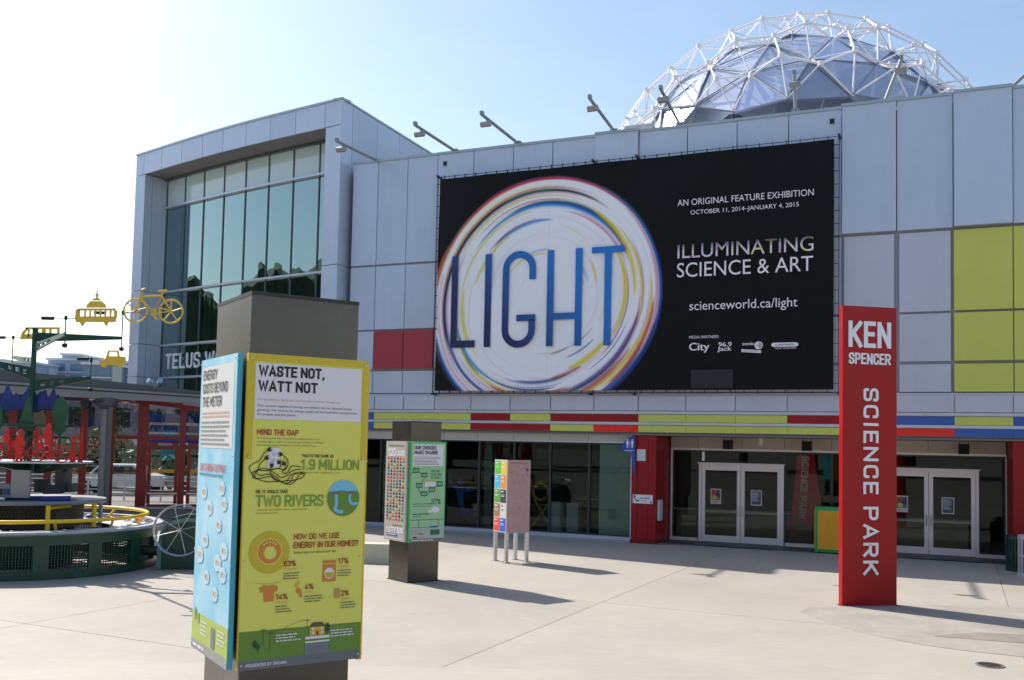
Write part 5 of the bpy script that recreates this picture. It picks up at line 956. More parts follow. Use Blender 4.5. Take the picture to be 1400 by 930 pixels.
fx_.build('map_marks', [mat('mark green', (110, 130, 90), 0.5), mat('mark rose', (160, 90, 96), 0.5), mat('mark brown', (120, 84, 74), 0.5), mat('mark pale', (200, 170, 168), 0.5)], mpn_)['kind'] = 'stuff'
poly('map_badge', MATS['sign blue'], mpn_, circle(0.51, 2.08, 0.045, 16, 0.03), -0.014)
til = bpy.data.objects.new('tile_panel', MB().box((MD / 2, 0.008, 1.48), (MD, 0.02, 1.62)).mesh('tile_panel', mat('tile board', (206, 204, 202), 0.5))); link(til, ms, (-0.0, MD, 0), (0, 0, R(-90))); 
tc_ = [((96, 190, 60), (226, 196, 40)), ((40, 190, 220), (230, 140, 40)), ((90, 160, 50), (60, 60, 62)), ((160, 116, 78), (206, 206, 206)), ((224, 70, 56), (50, 96, 190))]
for r_ in range(5):
    for c_ in range(2):
        mm = mat('tile %d %d' % (r_, c_), tc_[r_][c_], 0.5); x0 = 0.02 + c_ * 0.265; z1 = 2.265 - r_ * 0.32
        flat('colour_tile', mm, til, x0, x0 + 0.25, z1 - 0.295, z1, -0.004); greek(white if (r_, c_) != (3, 1) else inkgrey, til, x0 + 0.03, z1 - 0.06, 0.10, 1, 0.03, 0.025, 0, -0.006); greek(white if (r_, c_) != (3, 1) else inkgrey, til, x0 + 0.03, z1 - 0.13, 0.16, 2, 0.03, 0.012, .3, -0.006)

# ------------------------------------------------------------------ tall red sign
rs = thing('park_sign', 'tall red slab sign reading KEN SPENCER SCIENCE PARK', 'sign', (5.90, 16.46, 0), R(11))
SW, SH, ST = 1.03, 5.16, 0.11
MB().box((SW / 2, ST / 2, SH / 2), (SW, ST, SH)).build('slab', signred, rs)
MB().box((SW / 2, ST / 2, 0.006), (SW + 0.04, ST + 0.04, 0.012)).build('base_plate', MATS['dark red plinth'], rs)
for fb in (0, 1):
    hold = rs
    if fb: hold = bpy.data.objects.new('rear_lettering', None); link(hold, rs, (SW, ST, 0), (0, 0, math.pi))
    tt = lambda s, x, z, cap, wd, b_, rot=0: text(s, letterw, hold, x, z, cap, wd, y=-0.001, bold=b_, ext=0.012, rot=rot, res=4)
    tt('KEN', 0.115, 4.44, 0.46, 0.79, 0.018); tt('SPENCER', 0.115, 4.15, 0.195, 0.79, 0.02); tt('SCIENCE PARK', 0.39, 3.74, 0.285, 3.22, 0.02, R(90))
# ------------------------------------------------------------------ amber box behind the sign, bins
t = thing('display_case', 'amber panelled case in a bright green frame, half hidden by the tall red sign', 'display case', fp(4.9, -0.55, 0), BY)
MB().box((0.42, 0, 0.62), (0.98, 0.40, 1.16)).build('frame', bgreen, t); MB().box((0.42, -0.21, 0.61), (0.84, 0.03, 1.0)).build('front_panel', orange, t); MB().box((-0.08, 0, 0.61), (0.03, 0.3, 1.0)).build('side_panel', orange, t)
for x_ in (0.02, 0.82):
    for y_ in (-0.14, 0.14): MB().lathe([(0.03, 0), (0.03, 0.04)], 10, (x_, y_, 0)).build('foot', black, t)
def bin_(name, lab, x, y, m_, r_, h):
    t = thing(name, lab, 'litter bin', (x, y, 0)); MB().lathe([(0, 0.03), (r_ * 0.8, 0.03), (r_ * 0.8, h * 0.86), (0, h * 0.86)], 24).build('liner', dark, t)
    MB().lathe([(r_ - .03, h - .07), (r_ + .01, h - .07), (r_ + .01, h), (r_ - .05, h), (r_ - .05, h - .03)], 28).build('top_ring', m_, t, smooth=True); MB().lathe([(r_ - .03, 0.0), (r_ + .01, 0.0), (r_ + .01, .07), (r_ - .03, .07)], 28).build('bottom_ring', m_, t, smooth=True); MB().lathe([(r_ - .02, h * .5 - .02), (r_ + .006, h * .5 - .02), (r_ + .006, h * .5 + .02), (r_ - .02, h * .5 + .02)], 28).build('mid_ring', m_, t, smooth=True)
    me = MB().box((0, 0, h / 2), (0.012, 0.045, h - 0.10)).mesh('slat', m_)
    for k in range(24): a = 2 * math.pi * k / 24; o = bpy.data.objects.new('slat', me); link(o, t, (r_ * math.cos(a), r_ * math.sin(a), 0), (0, 0, a))
bin_('litter_bin', 'silver slatted litter bin at the right edge of the picture', 11.78, 21.15, mat('silver paint', (196, 200, 202), 0.4, 0.3), 0.30, 0.88)
bin_('litter_bin', 'dark green slatted litter bin tucked behind the silver one', 11.95, 22.05, green, 0.27, 0.80)
# low concrete seat wall left of the middle kiosk
cw = MB(); pts = [(-1.9, 21.35), (-2.6, 21.25), (-3.4, 21.5), (-4.3, 22.2), (-5.1, 23.2), (-5.6, 24.4)]; P2 = smoothpts(pts, 5); wi = 0.42; vs = []
for i, p in enumerate(P2):
    a = Vector(P2[min(i + 1, len(P2) - 1)]) - Vector(P2[max(i - 1, 0)]); a.normalize(); nn = Vector((a.y, -a.x)); q = Vector(p); r1 = q + nn * -wi
    vs += [(q.x, q.y, 0), (q.x, q.y, 0.42), (r1.x, r1.y, 0.42), (r1.x, r1.y, 0)]
fs = [(4 * i + a, 4 * i + (a + 1) % 4, 4 * i + 4 + (a + 1) % 4, 4 * i + 4 + a) for i in range(len(P2) - 1) for a in range(4)] + [(0, 1, 2, 3), tuple(4 * (len(P2) - 1) + a for a in (3, 2, 1, 0))]
st = thing('seat_wall', 'low curved concrete seat wall between the foreground kiosk and the middle kiosk', 'bench', (0, 0, 0)); cw.add(vs, fs).build('wall_block', concrete, st)
sl = MB()
for i in range(2, len(P2) - 2):
    a = Vector(P2[i + 1]) - Vector(P2[i - 1]); a.normalize(); sl.box((P2[i][0] - a.y * -0.0, P2[i][1], 0.35), (0.09, 0.03, 0.05), math.atan2(a.y, a.x))
sl.build('drain_slots', mat('dark slot', (70, 56, 44), 0.9), st)

# ------------------------------------------------------------------ rolling-ball machine: green drum, yellow rail, cutouts and mobiles
KX, KY = -9.45, 19.5
ks = thing('rolling_ball_machine', 'round green rolling ball machine with yellow rail, red cyclist cutouts and yellow vehicle mobiles', 'kinetic sculpture', (KX, KY, 0))
def K(px, py, d=0.0):   # drawing units of the elevation sketch -> metres from the machine's axis
    q = 0.01491 * (19.5 + d) / 19.5; return ((px - 684) * q - KX, 2.6 + (597 + (px - 50) * 0.0217 - py) * q)
mb = MB().lathe([(2.40, 0.62), (2.44, 0.62), (2.44, 0.80), (2.40, 0.80)], 64, close=True); mb.build('upper_band', green, ks, smooth=True)
MB().lathe([(2.40, 0.0), (2.44, 0.0), (2.44, 0.16), (2.40, 0.16)], 64, close=True).build('lower_band', green, ks, smooth=True)
pm = MB().box((0, 0, 0.39), (0.06, 0.26, 0.46)).mesh('cage_post', green)
for k in range(16): a = 2 * math.pi * (k + 0.35) / 16; o = bpy.data.objects.new('cage_post', pm); link(o, ks, (2.415 * math.cos(a), 2.415 * math.sin(a), 0), (0, 0, a))
wv = MB()
for z in (0.2, 0.25, 0.3, 0.35, 0.40, 0.45, 0.50, 0.55, 0.6): wv.tube([(2.38 * math.cos(2 * math.pi * k / 48), 2.38 * math.sin(2 * math.pi * k / 48), z) for k in range(48)], 0.010, 4, True)
for k in range(280): a = 2 * math.pi * k / 280; wv.box((2.38 * math.cos(a), 2.38 * math.sin(a), 0.39), (0.014, 0.014, 0.46), a)
o = wv.build('cage_mesh', green, ks); o['kind'] = 'stuff'
MB().lathe([(1.55, 0.74), (2.52, 0.80), (2.56, 0.83), (2.54, 0.87), (2.30, 0.88), (2.28, 0.80), (1.55, 0.76)], 64).build('rim_tray', mat('weathered aluminium', (176, 178, 182), 0.45, 0.5, noise=0.12, nscale=6), ks, smooth=True)
MB().lathe([(0, 0.02), (0.8, 0.02), (0.8, 0.78), (0, 0.78)], 32).build('machine_core', mat('dark green core', (16, 34, 30), 0.7), ks)
rail = MB().tube([(2.22 * math.cos(2 * math.pi * k / 64), 2.22 * math.sin(2 * math.pi * k / 64), 1.03) for k in range(64)], 0.036, 8, True)
rail.build('yellow_rail', yrail, ks, smooth=True)
for k in range(12):
    a = 2 * math.pi * (k + 0.2) / 12; MB().tube([(2.22 * math.cos(a), 2.22 * math.sin(a), 1.02), (2.08 * math.cos(a + .03), 2.08 * math.sin(a + .03), 0.84)], 0.026, 6).build('rail_post', yrail, ks, smooth=True)
rnd = random.Random(5); cr_ = MB()
for k in range(150):
    a = rnd.uniform(0, 2 * math.pi); r_ = rnd.uniform(1.95, 2.24); s_ = rnd.uniform(0.03, 0.07); cr_.cur = rnd.choice([0, 0, 0, 1, 1, 2, 3])
    cr_.lathe([(0, 0), (s_, 0.01), (s_ * 0.7, s_ * 0.8), (0, s_)], 7, (r_ * math.cos(a), r_ * math.sin(a), 0.80))
o = cr_.build('ball_tray_clutter', [white, steel, bmount, redb], ks); o['kind'] = 'stuff'
MB().lathe([(0.3, 1.27), (1.40, 1.27), (1.42, 1.30), (1.40, 1.34), (0.3, 1.34)], 48).build('deck', mat('grey deck', (128, 130, 134), 0.5, 0.3, noise=0.1), ks, smooth=True)
for a_ in (-100, -52, -8, 40, 95, 150, 210, 245):
    a = R(a_); MB().tube([(1.36 * math.cos(a), 1.36 * math.sin(a), 0.80), (1.36 * math.cos(a), 1.36 * math.sin(a), 1.27)], 0.045 if a_ != -8 else .05, 8).build('deck_post', yrail if a_ in (-52, -8) else galv, ks, smooth=True)
MB().tube([(1.36 * math.cos(R(-52)), 1.36 * math.sin(R(-52)), 1.22), (1.0 * math.cos(R(-20)), 1.0 * math.sin(R(-20)), 1.22)], 0.03, 6).build('deck_brace', yrail, ks)
# perforated drum screen below the deck
ps = MB()
for k in range(40):
    a = R(-150) + R(110) * k / 40
    for j in range(6): ps.box((1.12 * math.cos(a + (0.02 if j % 2 else 0)), 1.12 * math.sin(a + (0.02 if j % 2 else 0)), 0.84 + j * 0.072), (0.03, 0.03, 0.05))
o = ps.build('ball_track_screen', mat('dark machine grey', (62, 62, 60), 0.5, 0.5, noise=0.2, nscale=12), ks); o['kind'] = 'stuff'
MB().lathe([(0.98, 0.80), (0.98, 1.26)], 32, a0=R(-170), a1=R(20)).build('core_screen', mat('dark machine grey', (62, 62, 60), 0.5), ks)
# machine boxes on the deck
def kbox(nm, m_, px0, px1, py0, py1, y0, y1): 
    a = K(px0, py1, y0); b_ = K(px1, py0, y0); return slab(nm, m_, ks, a[0], b_[0], y0, y1, a[1], b_[1])
kp_ = kbox('perforated_plate', mat('light grey plate', (140, 142, 144), 0.45, 0.3), 20.5, 46, 644, 681, -0.95, -0.90)
for hx, hy in ((24.5, 648), (40, 648.5), (33.5, 651), (30, 659), (36, 667)): c0 = K(hx, hy); MB().lathe([(0, -0.006), (0.012, -0.006), (0.012, 0)], 8).build('bolt', black, ks, (c0[0], -0.953, c0[1]), (R(-90), 0, 0))
ck = kbox('chute_box', mat('grey box', (120, 124, 132), 0.5, 0.2), -4, 20, 663, 681, -0.90, -0.60)
for q in range(4): kbox('chute_slot', bmount if q > 1 else black, 1 + q * 4.8, 4.2 + q * 4.8, 669, 677, -0.912, -0.90)
for x0, x1 in ((40.5, 85.5), (86.5, 122)):
    a = K(x0, 681); b_ = K(x1, 681); MB().tube([(a[0], -0.75, a[1] + 0.01), (b_[0], -0.75 + 0.1, b_[1] + 0.01)], 0.058, 12).build('blue_roller', bmount, ks, smooth=True)
for (x0, x1, y0, y1, yy) in ((80, 94, 646, 674, 0.1), (90, 96, 640, 670, 0.3), (70, 86, 664, 676, 0.0), (52, 66, 656, 674, 0.2), (98, 104, 662, 674, 0.1)): kbox('mechanism_box', mat('machine slate', (86, 92, 98), 0.5, 0.3, noise=0.1), x0, x1, y0, y1, yy, yy + 0.25)
c0 = K(0, 655); MB().lathe([(0.0, -0.05), (0.15, -0.05), (0.15, 0.05), (0, 0.05)], 24).build('drive_wheel', black, ks, (c0[0], -0.5, c0[1]), (R(90), 0, 0))
# shelf of red figures
zs = K(50, 631)[1]
MB().lathe([(0.0, zs - 0.03), (1.12, zs - 0.03), (1.12, zs), (0, zs)], 40).build('figure_shelf', mat('pale shelf', (190, 190, 194), 0.4, 0.4), ks, smooth=True)
for a_ in range(0, 360, 60): a = R(a_ + 12); MB().prism([(0.12, zs - 0.03), (1.05, zs - 0.03), (1.0, zs - 0.08), (0.12, zs - 0.26)], -0.03, 0.03).build('shelf_bracket', green, ks, None, (0, 0, a))
def wheel(mb, cx, cz, r, y=0.0, sp=6, t=0.012, t2=0.006):
    mb.tube([(cx + r * math.cos(2 * math.pi * k / 22), y, cz + r * math.sin(2 * math.pi * k / 22)) for k in range(22)], t, 5, True)
    for k in range(sp): a = math.pi * 2 * k / sp + .3; mb.tube([(cx, y, cz), (cx + r * math.cos(a), y, cz + r * math.sin(a))], t2, 4)
def bike(mb, cx, cz, s, y=0.0, flip=1, t=0.014):
    r = 0.34 * s; f = lambda a, b_: (cx + flip * a * s, y, cz + b_ * s)
    wheel(mb, cx - 0.52 * s, cz + r, r, y, 6, t * .9, t * .5); wheel(mb, cx + 0.52 * s, cz + r, r, y, 5, t * .9, t * .6)
    for p in ([f(-.52, .34), f(-.34, .86), f(-.36, .96), f(-.26, 1.0)], [f(-.38, .76), f(.22, .80)], [f(-.36, .70), f(.02, .28), f(.26, .90)], [f(.02, .28), f(.52, .34), f(.22, .80)], [f(.12, .93), f(.38, .95)], [f(.02, .28), f(.08, .12), f(.14, .11)], [f(.02, .28), f(-.04, .42)]): mb.tube(p, t, 5)
    mb.tube([f(.02 + .07 * math.cos(k), .28 + .07 * math.sin(k)) for k in range(6)], t, 5, True)
def person_cut(mb, cx, cz, h, y=0.0, lean=0.0, ride=False):
    s = h; q = lambda pts: [(cx + a * s + lean * b_ * s, cz + b_ * s) for a, b_ in pts]; d = 0.012
    mb.prism([(p[0], p[1]) for p in q(circle(0, .90, .085, 14, .09))], y - d, y + d)
    mb.prism(q([(-.03, .83), (.03, .83), (.10, .78), (.12, .60), (.08, .45), (-.08, .45), (-.12, .60), (-.10, .78)]), y - d * .9, y + d * .9)
    if ride:
        mb.prism(q([(-.08, .46), (.05, .46), (.13, .30), (.08, .12), (.03, .12), (.05, .28), (-.05, .40)]), y - d * .8, y + d * .8); mb.prism(q([(-.10, .76), (-.05, .70), (-.20, .56), (-.30, .55), (-.30, .59), (-.20, .61)]), y - d * .7, y + d * .7)
    else:
        mb.prism(q([(-.08, .46), (0, .46), (-.01, .25), (-.03, 0), (-.09, 0), (-.08, .25)]), y - d * .8, y + d * .8); mb.prism(q([(.0, .46), (.08, .46), (.09, .25), (.10, 0), (.04, 0), (.02, .25)]), y - d * .8, y + d * .8)
        mb.prism(q([(-.10, .77), (-.12, .70), (-.18, .55), (-.16, .42), (-.12, .43), (-.13, .55), (-.09, .66)]), y - d * .7, y + d * .7); mb.prism(q([(.10, .77), (.12, .70), (.19, .58), (.14, .46), (.10, .48), (.14, .58), (.09, .66)]), y - d * .7, y + d * .7)
def cutout(nm, lab, fn, m_=rfig, y=-0.85, **kw):
    mb = MB(); fn(mb); o = mb.build(nm, m_, ks, (0, y, 0), **kw); o['label'] = lab; return o
c1 = lambda px, d=-0.8: K(px, 631, d)[0]
cutout('cyclist_cutout', 'red cutout cyclist at the left end of the shelf', lambda mb: (bike(mb, c1(14, -.72), zs, 0.40), person_cut(mb, c1(12, -.72), zs + 0.12, 0.52, 0.015, ride=True)), y=-0.72)
cutout('walker_cutout', 'red cutout walking child between two cyclists', lambda mb: person_cut(mb, c1(35), zs, 0.64), y=-0.95)
cutout('cyclist_cutout', 'red cutout cyclist right of the walking child', lambda mb: (bike(mb, c1(72), zs, 0.48), person_cut(mb, c1(69), zs + 0.10, 0.66, 0.015, ride=True)), y=-0.85)
cutout('skirt_cutout', 'red cutout figure in a long skirt near the right end', lambda mb: (mb.prism([(c1(99, -.5), zs), (c1(107, -.5), zs), (c1(105, -.5), zs + .42), (c1(102, -.5), zs + .42)], -.01, .01), mb.prism(circle(c1(104, -.5), zs + .48, .05, 12), -.01, .01)), y=-0.5)
cutout('spire_cutout', 'tall narrow red cutout at the right end of the shelf', lambda mb: mb.prism([(c1(110, -.2), zs), (c1(116.5, -.2), zs), (c1(115.5, -.2), zs + .69), (c1(114, -.2), zs + .69)], -.012, .012), y=-0.2)
cutout('cyclist_cutout', 'red cutout cyclist on the far side of the shelf', lambda mb: (bike(mb, -0.4, zs, 0.45, flip=-1), person_cut(mb, -0.37, zs + .1, .6, .015, ride=True)), y=0.8)
cutout('cyclist_cutout', 'red cutout cyclist beyond the left edge of the shelf', lambda mb: (bike(mb, -0.75, zs, 0.45), person_cut(mb, -0.78, zs + .1, .6, .015, ride=True)), y=-0.5)
# trees and mountains above
def kpoly(nm, m_, pts, y, t=0.015, lab=None):
    o = MB().prism([K(*p, y) for p in pts], y - t, y + t).build(nm, m_, ks); 
    if lab: o['label'] = lab
    return o
kpoly('fir_cutout', gtree, [(40, 543), (50, 590), (25, 590), (37, 548)], -0.45, lab='dark green pointed fir cutout'); kpoly('leafy_cutout', gtree, [(83 + 10 * math.cos(R(a)), 564 + 20 * math.sin(R(a))) for a in range(0, 360, 18)], -0.25, lab='dark green oval tree cutout'); kpoly('leafy_cutout', gtree, [(83 + 9.5 * math.cos(R(a)), 586 + 9.5 * math.sin(R(a))) for a in range(0, 360, 24)], -0.28); kpoly('leafy_cutout', gtree, [(-6 + 11 * math.cos(R(a)), 572 + 22 * math.sin(R(a))) for a in range(0, 360, 18)], -0.25)
for (x0, x1, y_) in ((82, 85, -0.28), (36.5, 39, -0.45)): kpoly('tree_stem', gtree, [(x0, 585), (x1, 585), (x1, 631), (x0, 631)], y_ + .03)
kpoly('mountain_cutout', bmount, [(-2, 560), (3, 545), (8, 530), (11, 527), (16, 545), (22, 538), (27, 548), (42, 525), (50, 541), (62, 534), (66, 546), (73, 531), (78, 545), (81, 560)], 0.1, lab='navy blue mountain skyline cutout'); kpoly('mountain_cutout', mat('deep navy cutout', (22, 36, 84), 0.5), [(-10, 562), (2, 540), (12, 532), (20, 548), (30, 540), (38, 552), (56, 536), (70, 552), (80, 540), (83, 562)], 0.45)
MB().lathe([(0.2, K(40, 585)[1]), (0.62, K(40, 585)[1]), (0.62, K(40, 581)[1]), (0.2, K(40, 581)[1])], 30).build('tree_ring', green, ks); MB().lathe([(0.2, K(40, 600)[1]), (0.6, K(40, 600)[1]), (0.6, K(40, 597)[1])], 30).build('tree_ring', green, ks)
# mast and arms
mz0, mz1 = 0.7, K(43.5, 449)[1]; mxp = K(43.5, 500)[0]
MB().box((mxp, 0, (mz0 + mz1) / 2), (0.075, 0.075, mz1 - mz0)).build('mast', green, ks)
greenl = mat('lightened green painted steel', (92, 128, 118), 0.4, noise=0.1)  # paler green, with the sunlight on the arms put into the colour
def arm(pxa, ytop, ybot, pxe, ye, yh, dy, m_=green, holes=3):
    a = K(pxa, ytop); b_ = K(pxa, ybot); e = K(pxe, ye, dy); e2 = K(pxe, ye + yh, dy)
    mb = MB(); n = 8; vs = []
    x0, x1 = a[0], e[0]; ln = math.hypot(x1 - x0, dy)
    ux, uy = (x1 - x0) / ln, dy / ln
    # web with round openings drawn as a lattice of chords
    top = lambda t: a[1] + (e[1] - a[1]) * t; bot = lambda t: b_[1] + (e2[1] - b_[1]) * t
    P3 = lambda t, z, s: (x0 + ux * ln * t - uy * s, uy * ln * t + ux * s, z)
    segs = [0.0, 0.12] + sum([[0.12 + 0.16 * h, 0.12 + 0.16 * h + 0.11] for h in range(holes)], [])[0:] + [1.0]
    segs = sorted(set(round(q, 3) for q in segs)); hs = [0.12 + 0.16 * h for h in range(holes)]
    for t0, t1 in zip(segs, segs[1:]):
        hole = any(abs(t0 - h) < 0.005 for h in hs); bands = [(0, 1)] if not hole else [(0, .28), (.72, 1)]
        for c0_, c1_ in bands:
            z = lambda t, c: top(t) + (bot(t) - top(t)) * c
            vs = [P3(t0, z(t0, c0_), -.02), P3(t1, z(t1, c0_), -.02), P3(t1, z(t1, c1_), -.02), P3(t0, z(t0, c1_), -.02)] + [P3(t0, z(t0, c0_), .02), P3(t1, z(t1, c0_), .02), P3(t1, z(t1, c1_), .02), P3(t0, z(t0, c1_), .02)]
            mb.add(vs, [(0, 1, 2, 3), (7, 6, 5, 4), (0, 4, 5, 1), (1, 5, 6, 2), (2, 6, 7, 3), (3, 7, 4, 0)])
    mb.build('arm', m_, ks); return P3(1, (top(1) + bot(1)) / 2, 0)
a1 = arm(44, 455, 468, 163, 461, 4, 0.0, green, 0); a2 = arm(46, 470, 481, 85, 455, 4, -1.9, greenl, 3); a3 = arm(44, 521, 536, 122.5, 516, 4, -0.4, green, 3); a4 = arm(43, 503, 520, -20, 492, 5, 0.6, green, 3); a5 = arm(44, 490, 500, 14, 487, 4, 1.9, greenl, 2)
def rod(p, zt, zb_):
    MB().tube([(p[0], p[1], zt), (p[0], p[1], zb_)], 0.012, 5).build('hanging_rod', green, ks); MB().lathe([(0, -.05), (.045, -.03), (.05, 0), (.045, .03), (0, .05)], 12).build('rod_weight', black, ks, (p[0], p[1], zb_)); MB().box((p[0], p[1], zt), (0.04, 0.04, 0.08)).build('pivot', black, ks)
kz = lambda px, py, d: K(px, py, d)[1]
rod(a1, kz(163, 428, 0), kz(162, 478, 0)); rod(a2, kz(85, 435, -1.9), kz(84, 473, -1.9)); rod(a3, kz(122.5, 493, -.4), kz(122, 534, -.4)); rod(a5, kz(13, 462, 1.9), kz(13, 500, 1.9))
# mobiles: each a yellow cutout on a balanced wire with a dark counterweight
def mobile(nm, lab, fn, wx0, wy0, wx1, wy1, cw_, y):
    global KDp; KDp = y
    mb = MB(); fn(mb); o = mb.build(nm, ygold, ks, (0, y, 0)); o['label'] = lab
    p0 = K(wx0, wy0, y); p1 = K(wx1, wy1, y); MB().tube([(p0[0], y, p0[1]), (p1[0], y, p1[1])], 0.008, 4).build('balance_wire', black, ks)
    c0 = K(*cw_, y); MB().tube([(c0[0] - .11, y, c0[1]), (c0[0] + .11, y, c0[1])], 0.035, 8).build('counterweight', black, ks, smooth=True)
KDp = 0.0
def kp2(mb, pts, t=0.012): mb.prism([K(*p, KDp) for p in pts], -t, t)
def hollow(mb, outer, x0, x1, y0, y1, n, m_=None):  # row of window posts
    pass
bx, bz = K(204.5, 441.5)
mobile('bicycle_cutout', 'yellow bicycle cutout hanging highest at the right of the machine', lambda mb: bike(mb, bx, bz, 0.70, 0, 1, 0.024), 125, 427, 186, 427, (131, 428), a1[1])
def ferry(mb):
    kp2(mb, [(97, 433), (155, 433), (153, 441), (144, 441), (141, 447), (137, 441), (112, 441), (108, 447), (104, 441), (99, 441)]); kp2(mb, [(101, 425), (152, 425), (152, 422), (103, 422)]); kp2(mb, [(98, 433), (98, 425), (101, 422), (104, 425), (104, 433)]); kp2(mb, [(151, 433), (151, 422), (155, 426), (155, 433)])
    for x_ in range(110, 150, 7): kp2(mb, [(x_, 425), (x_ + 2, 425), (x_ + 2, 433), (x_, 433)])
    kp2(mb, [(112, 421), (140, 421), (138, 416), (133, 412), (118, 412), (114, 416)]); kp2(mb, [(119, 411), (133, 411), (129, 408), (123, 408)]); kp2(mb, [(125, 408), (127.5, 408), (127, 398), (126, 398)]); kp2(mb, [(121, 404), (131, 404), (131, 402.8), (121, 402.8)])
mobile('ferry_cutout', 'yellow harbour ferry cutout left of the bicycle', ferry, 55, 435, 99, 436, (60, 435.5), a2[1])
def train(mb):
    kp2(mb, [(24, 462), (77, 462), (77, 464.5), (30, 464.5), (24, 465)]); kp2(mb, [(24, 462), (26, 455), (31, 449), (34, 448), (34, 451), (29, 457), (30, 462)]); kp2(mb, [(31, 448), (77, 448), (77, 451), (31, 451)])
    for x0, x1 in ((34, 36), (41, 48), (53, 58), (63, 66), (74, 77)): kp2(mb, [(x0, 451), (x1, 451), (x1, 462), (x0, 462)])
    kp2(mb, [(30, 457.5), (77, 457.5), (77, 462), (30, 462)])
mobile('train_cutout', 'yellow commuter train cutout behind the mast', train, -10, 462, 26, 462, (-4, 462), 1.9)
def car(mb):
    kp2(mb, [(134, 499), (134, 496), (141, 493), (143, 488), (160, 488), (169, 489), (170, 498), (166, 500), (136, 500)]); kp2(mb, [(143, 488), (145, 480), (159, 480), (161, 488), (158.6, 488), (157, 482), (147, 482), (146, 488)])
    for x_ in (140, 162): c0 = K(x_, 499, KDp); mb.prism(circle(c0[0], c0[1], 0.062, 14), -0.02, 0.02)
mobile('car_cutout', 'yellow open car cutout hanging lowest on the right', car, 105, 491, 140, 491, (111, 491.5), a3[1])
# spoked wheel machine beside the drum
wm_ = thing('spoked_wheel_machine', 'spoked silver hoop wheel on a dark green housing beside the round machine', 'machine', (-6.33, 19.35, 0), R(8))
MB().prism([(-0.42, 0.02), (0.75, 0.02), (0.75, 0.45), (0.70, 0.80), (0.50, 1.06), (0.10, 1.10), (-0.18, 1.02), (-0.36, 0.80), (-0.42, 0.40)], -0.12, 0.25).build('housing', green, wm_)
MB().prism([(-0.44, 0.02), (-0.36, 0.02), (-0.36, 0.80), (-0.16, 0.88), (0.10, 0.955), (0.45, 0.93), (0.45, 1.0), (0.08, 1.03), (-0.20, 0.96), (-0.40, 0.74), (-0.44, 0.45)], -0.16, 0.27).build('housing_lip', greenl, wm_)
for yy_ in (-0.30, -0.42):
    hb = MB(); hb.tube([(0.02 + 0.50 * math.cos(2 * math.pi * k / 36), yy_, 0.80 + 0.50 * math.sin(2 * math.pi * k / 36)) for k in range(36)], 0.014, 6, True); hb.build('hoop', steel, wm_, smooth=True)
for k in range(8): a = math.pi / 4 * k + .25; MB().tube([(0.02, -0.36, 0.80), (0.02 + .50 * math.cos(a), -0.36, 0.80 + .50 * math.sin(a))], 0.008, 5).build('spoke', steel, wm_)
MB().tube([(0.02, -0.45, 0.80), (0.02, -0.1, 0.80)], 0.03, 10).build('hub', steel, wm_)
for k in range(6): a = math.pi / 3 * k; MB().tube([(0.02 + .50 * math.cos(a), -0.43, .80 + .50 * math.sin(a)), (0.02 + .50 * math.cos(a), -0.29, .80 + .50 * math.sin(a))], 0.01, 5).build('hoop_spacer', steel, wm_)
MB().tube([(-0.75, 0.1, 0.36), (-0.42, 0.1, 0.34)], 0.10, 12).build('drive_tube', mat('dark tube', (24, 40, 38), 0.5), wm_, smooth=True)
for x_ in (-0.4, 0.7): MB().box((x_, 0.05, 0.012), (0.12, 0.42, 0.024)).build('foot', green, wm_)

# ------------------------------------------------------------------ walkway canopy, its column, and the red framed glass screen
cv = thing('walkway_canopy', 'grey flat roofed walkway canopy passing in front of the tower on the left', 'canopy', (0, 0, 0))
A0, A1 = Vector((-19.6, 26.5, 0)), Vector((-9.95, 32.0, 0))
cd = (A1 - A0).normalized(); cn = Vector((-cd.y, cd.x, 0)); Lc = (A1 - A0).length; cdeg = math.atan2(cd.y, cd.x)
cb = bpy.data.objects.new('roof_deck', None); 
def cprism(nm, m_, y0, y1, zl0, zl1, zr0, zr1, x0=0, x1=None):
    x1 = Lc if x1 is None else x1; vs = [(x0, y0, zl0), (x1, y0, zr0), (x1, y0, zr1), (x0, y0, zl1), (x0, y1, zl0), (x1, y1, zr0), (x1, y1, zr1), (x0, y1, zl1)]
    return MB().add(vs, [(0, 1, 2, 3), (7, 6, 5, 4), (0, 4, 5, 1), (1, 5, 6, 2), (2, 6, 7, 3), (3, 7, 4, 0)]).build(nm, m_, cv, tuple(A0), (0, 0, cdeg))
cgr = mat('canopy grey', (132, 134, 138), 0.5, 0.2, noise=0.08); cgd = mat('canopy dark', (84, 86, 90), 0.6)
cprism('roof_deck', cgd, 0.30, 3.6, 4.20, 4.26, 3.98, 4.04); cprism('front_beam', cgr, 0.0, 0.28, 3.92, 4.22, 3.80, 3.98); cprism('roof_edge', cgd, 0.02, 0.2, 4.23, 4.95, 3.99, 4.20); cprism('roof_pipe', cgr, -0.08, 0.0, 4.28, 4.36, 4.02, 4.08)
cprism('back_beam', cgr, 3.2, 3.6, 3.95, 4.19, 3.78, 3.97)
for k in range(9): x0 = 0.6 + k * 1.2; cprism('rafter', cgr, 0.29, 3.19, 3.98 - .02 * k, 4.19 - .026 * k, 3.96 - .02 * k, 4.17 - .026 * k, x0, x0 + 0.12)
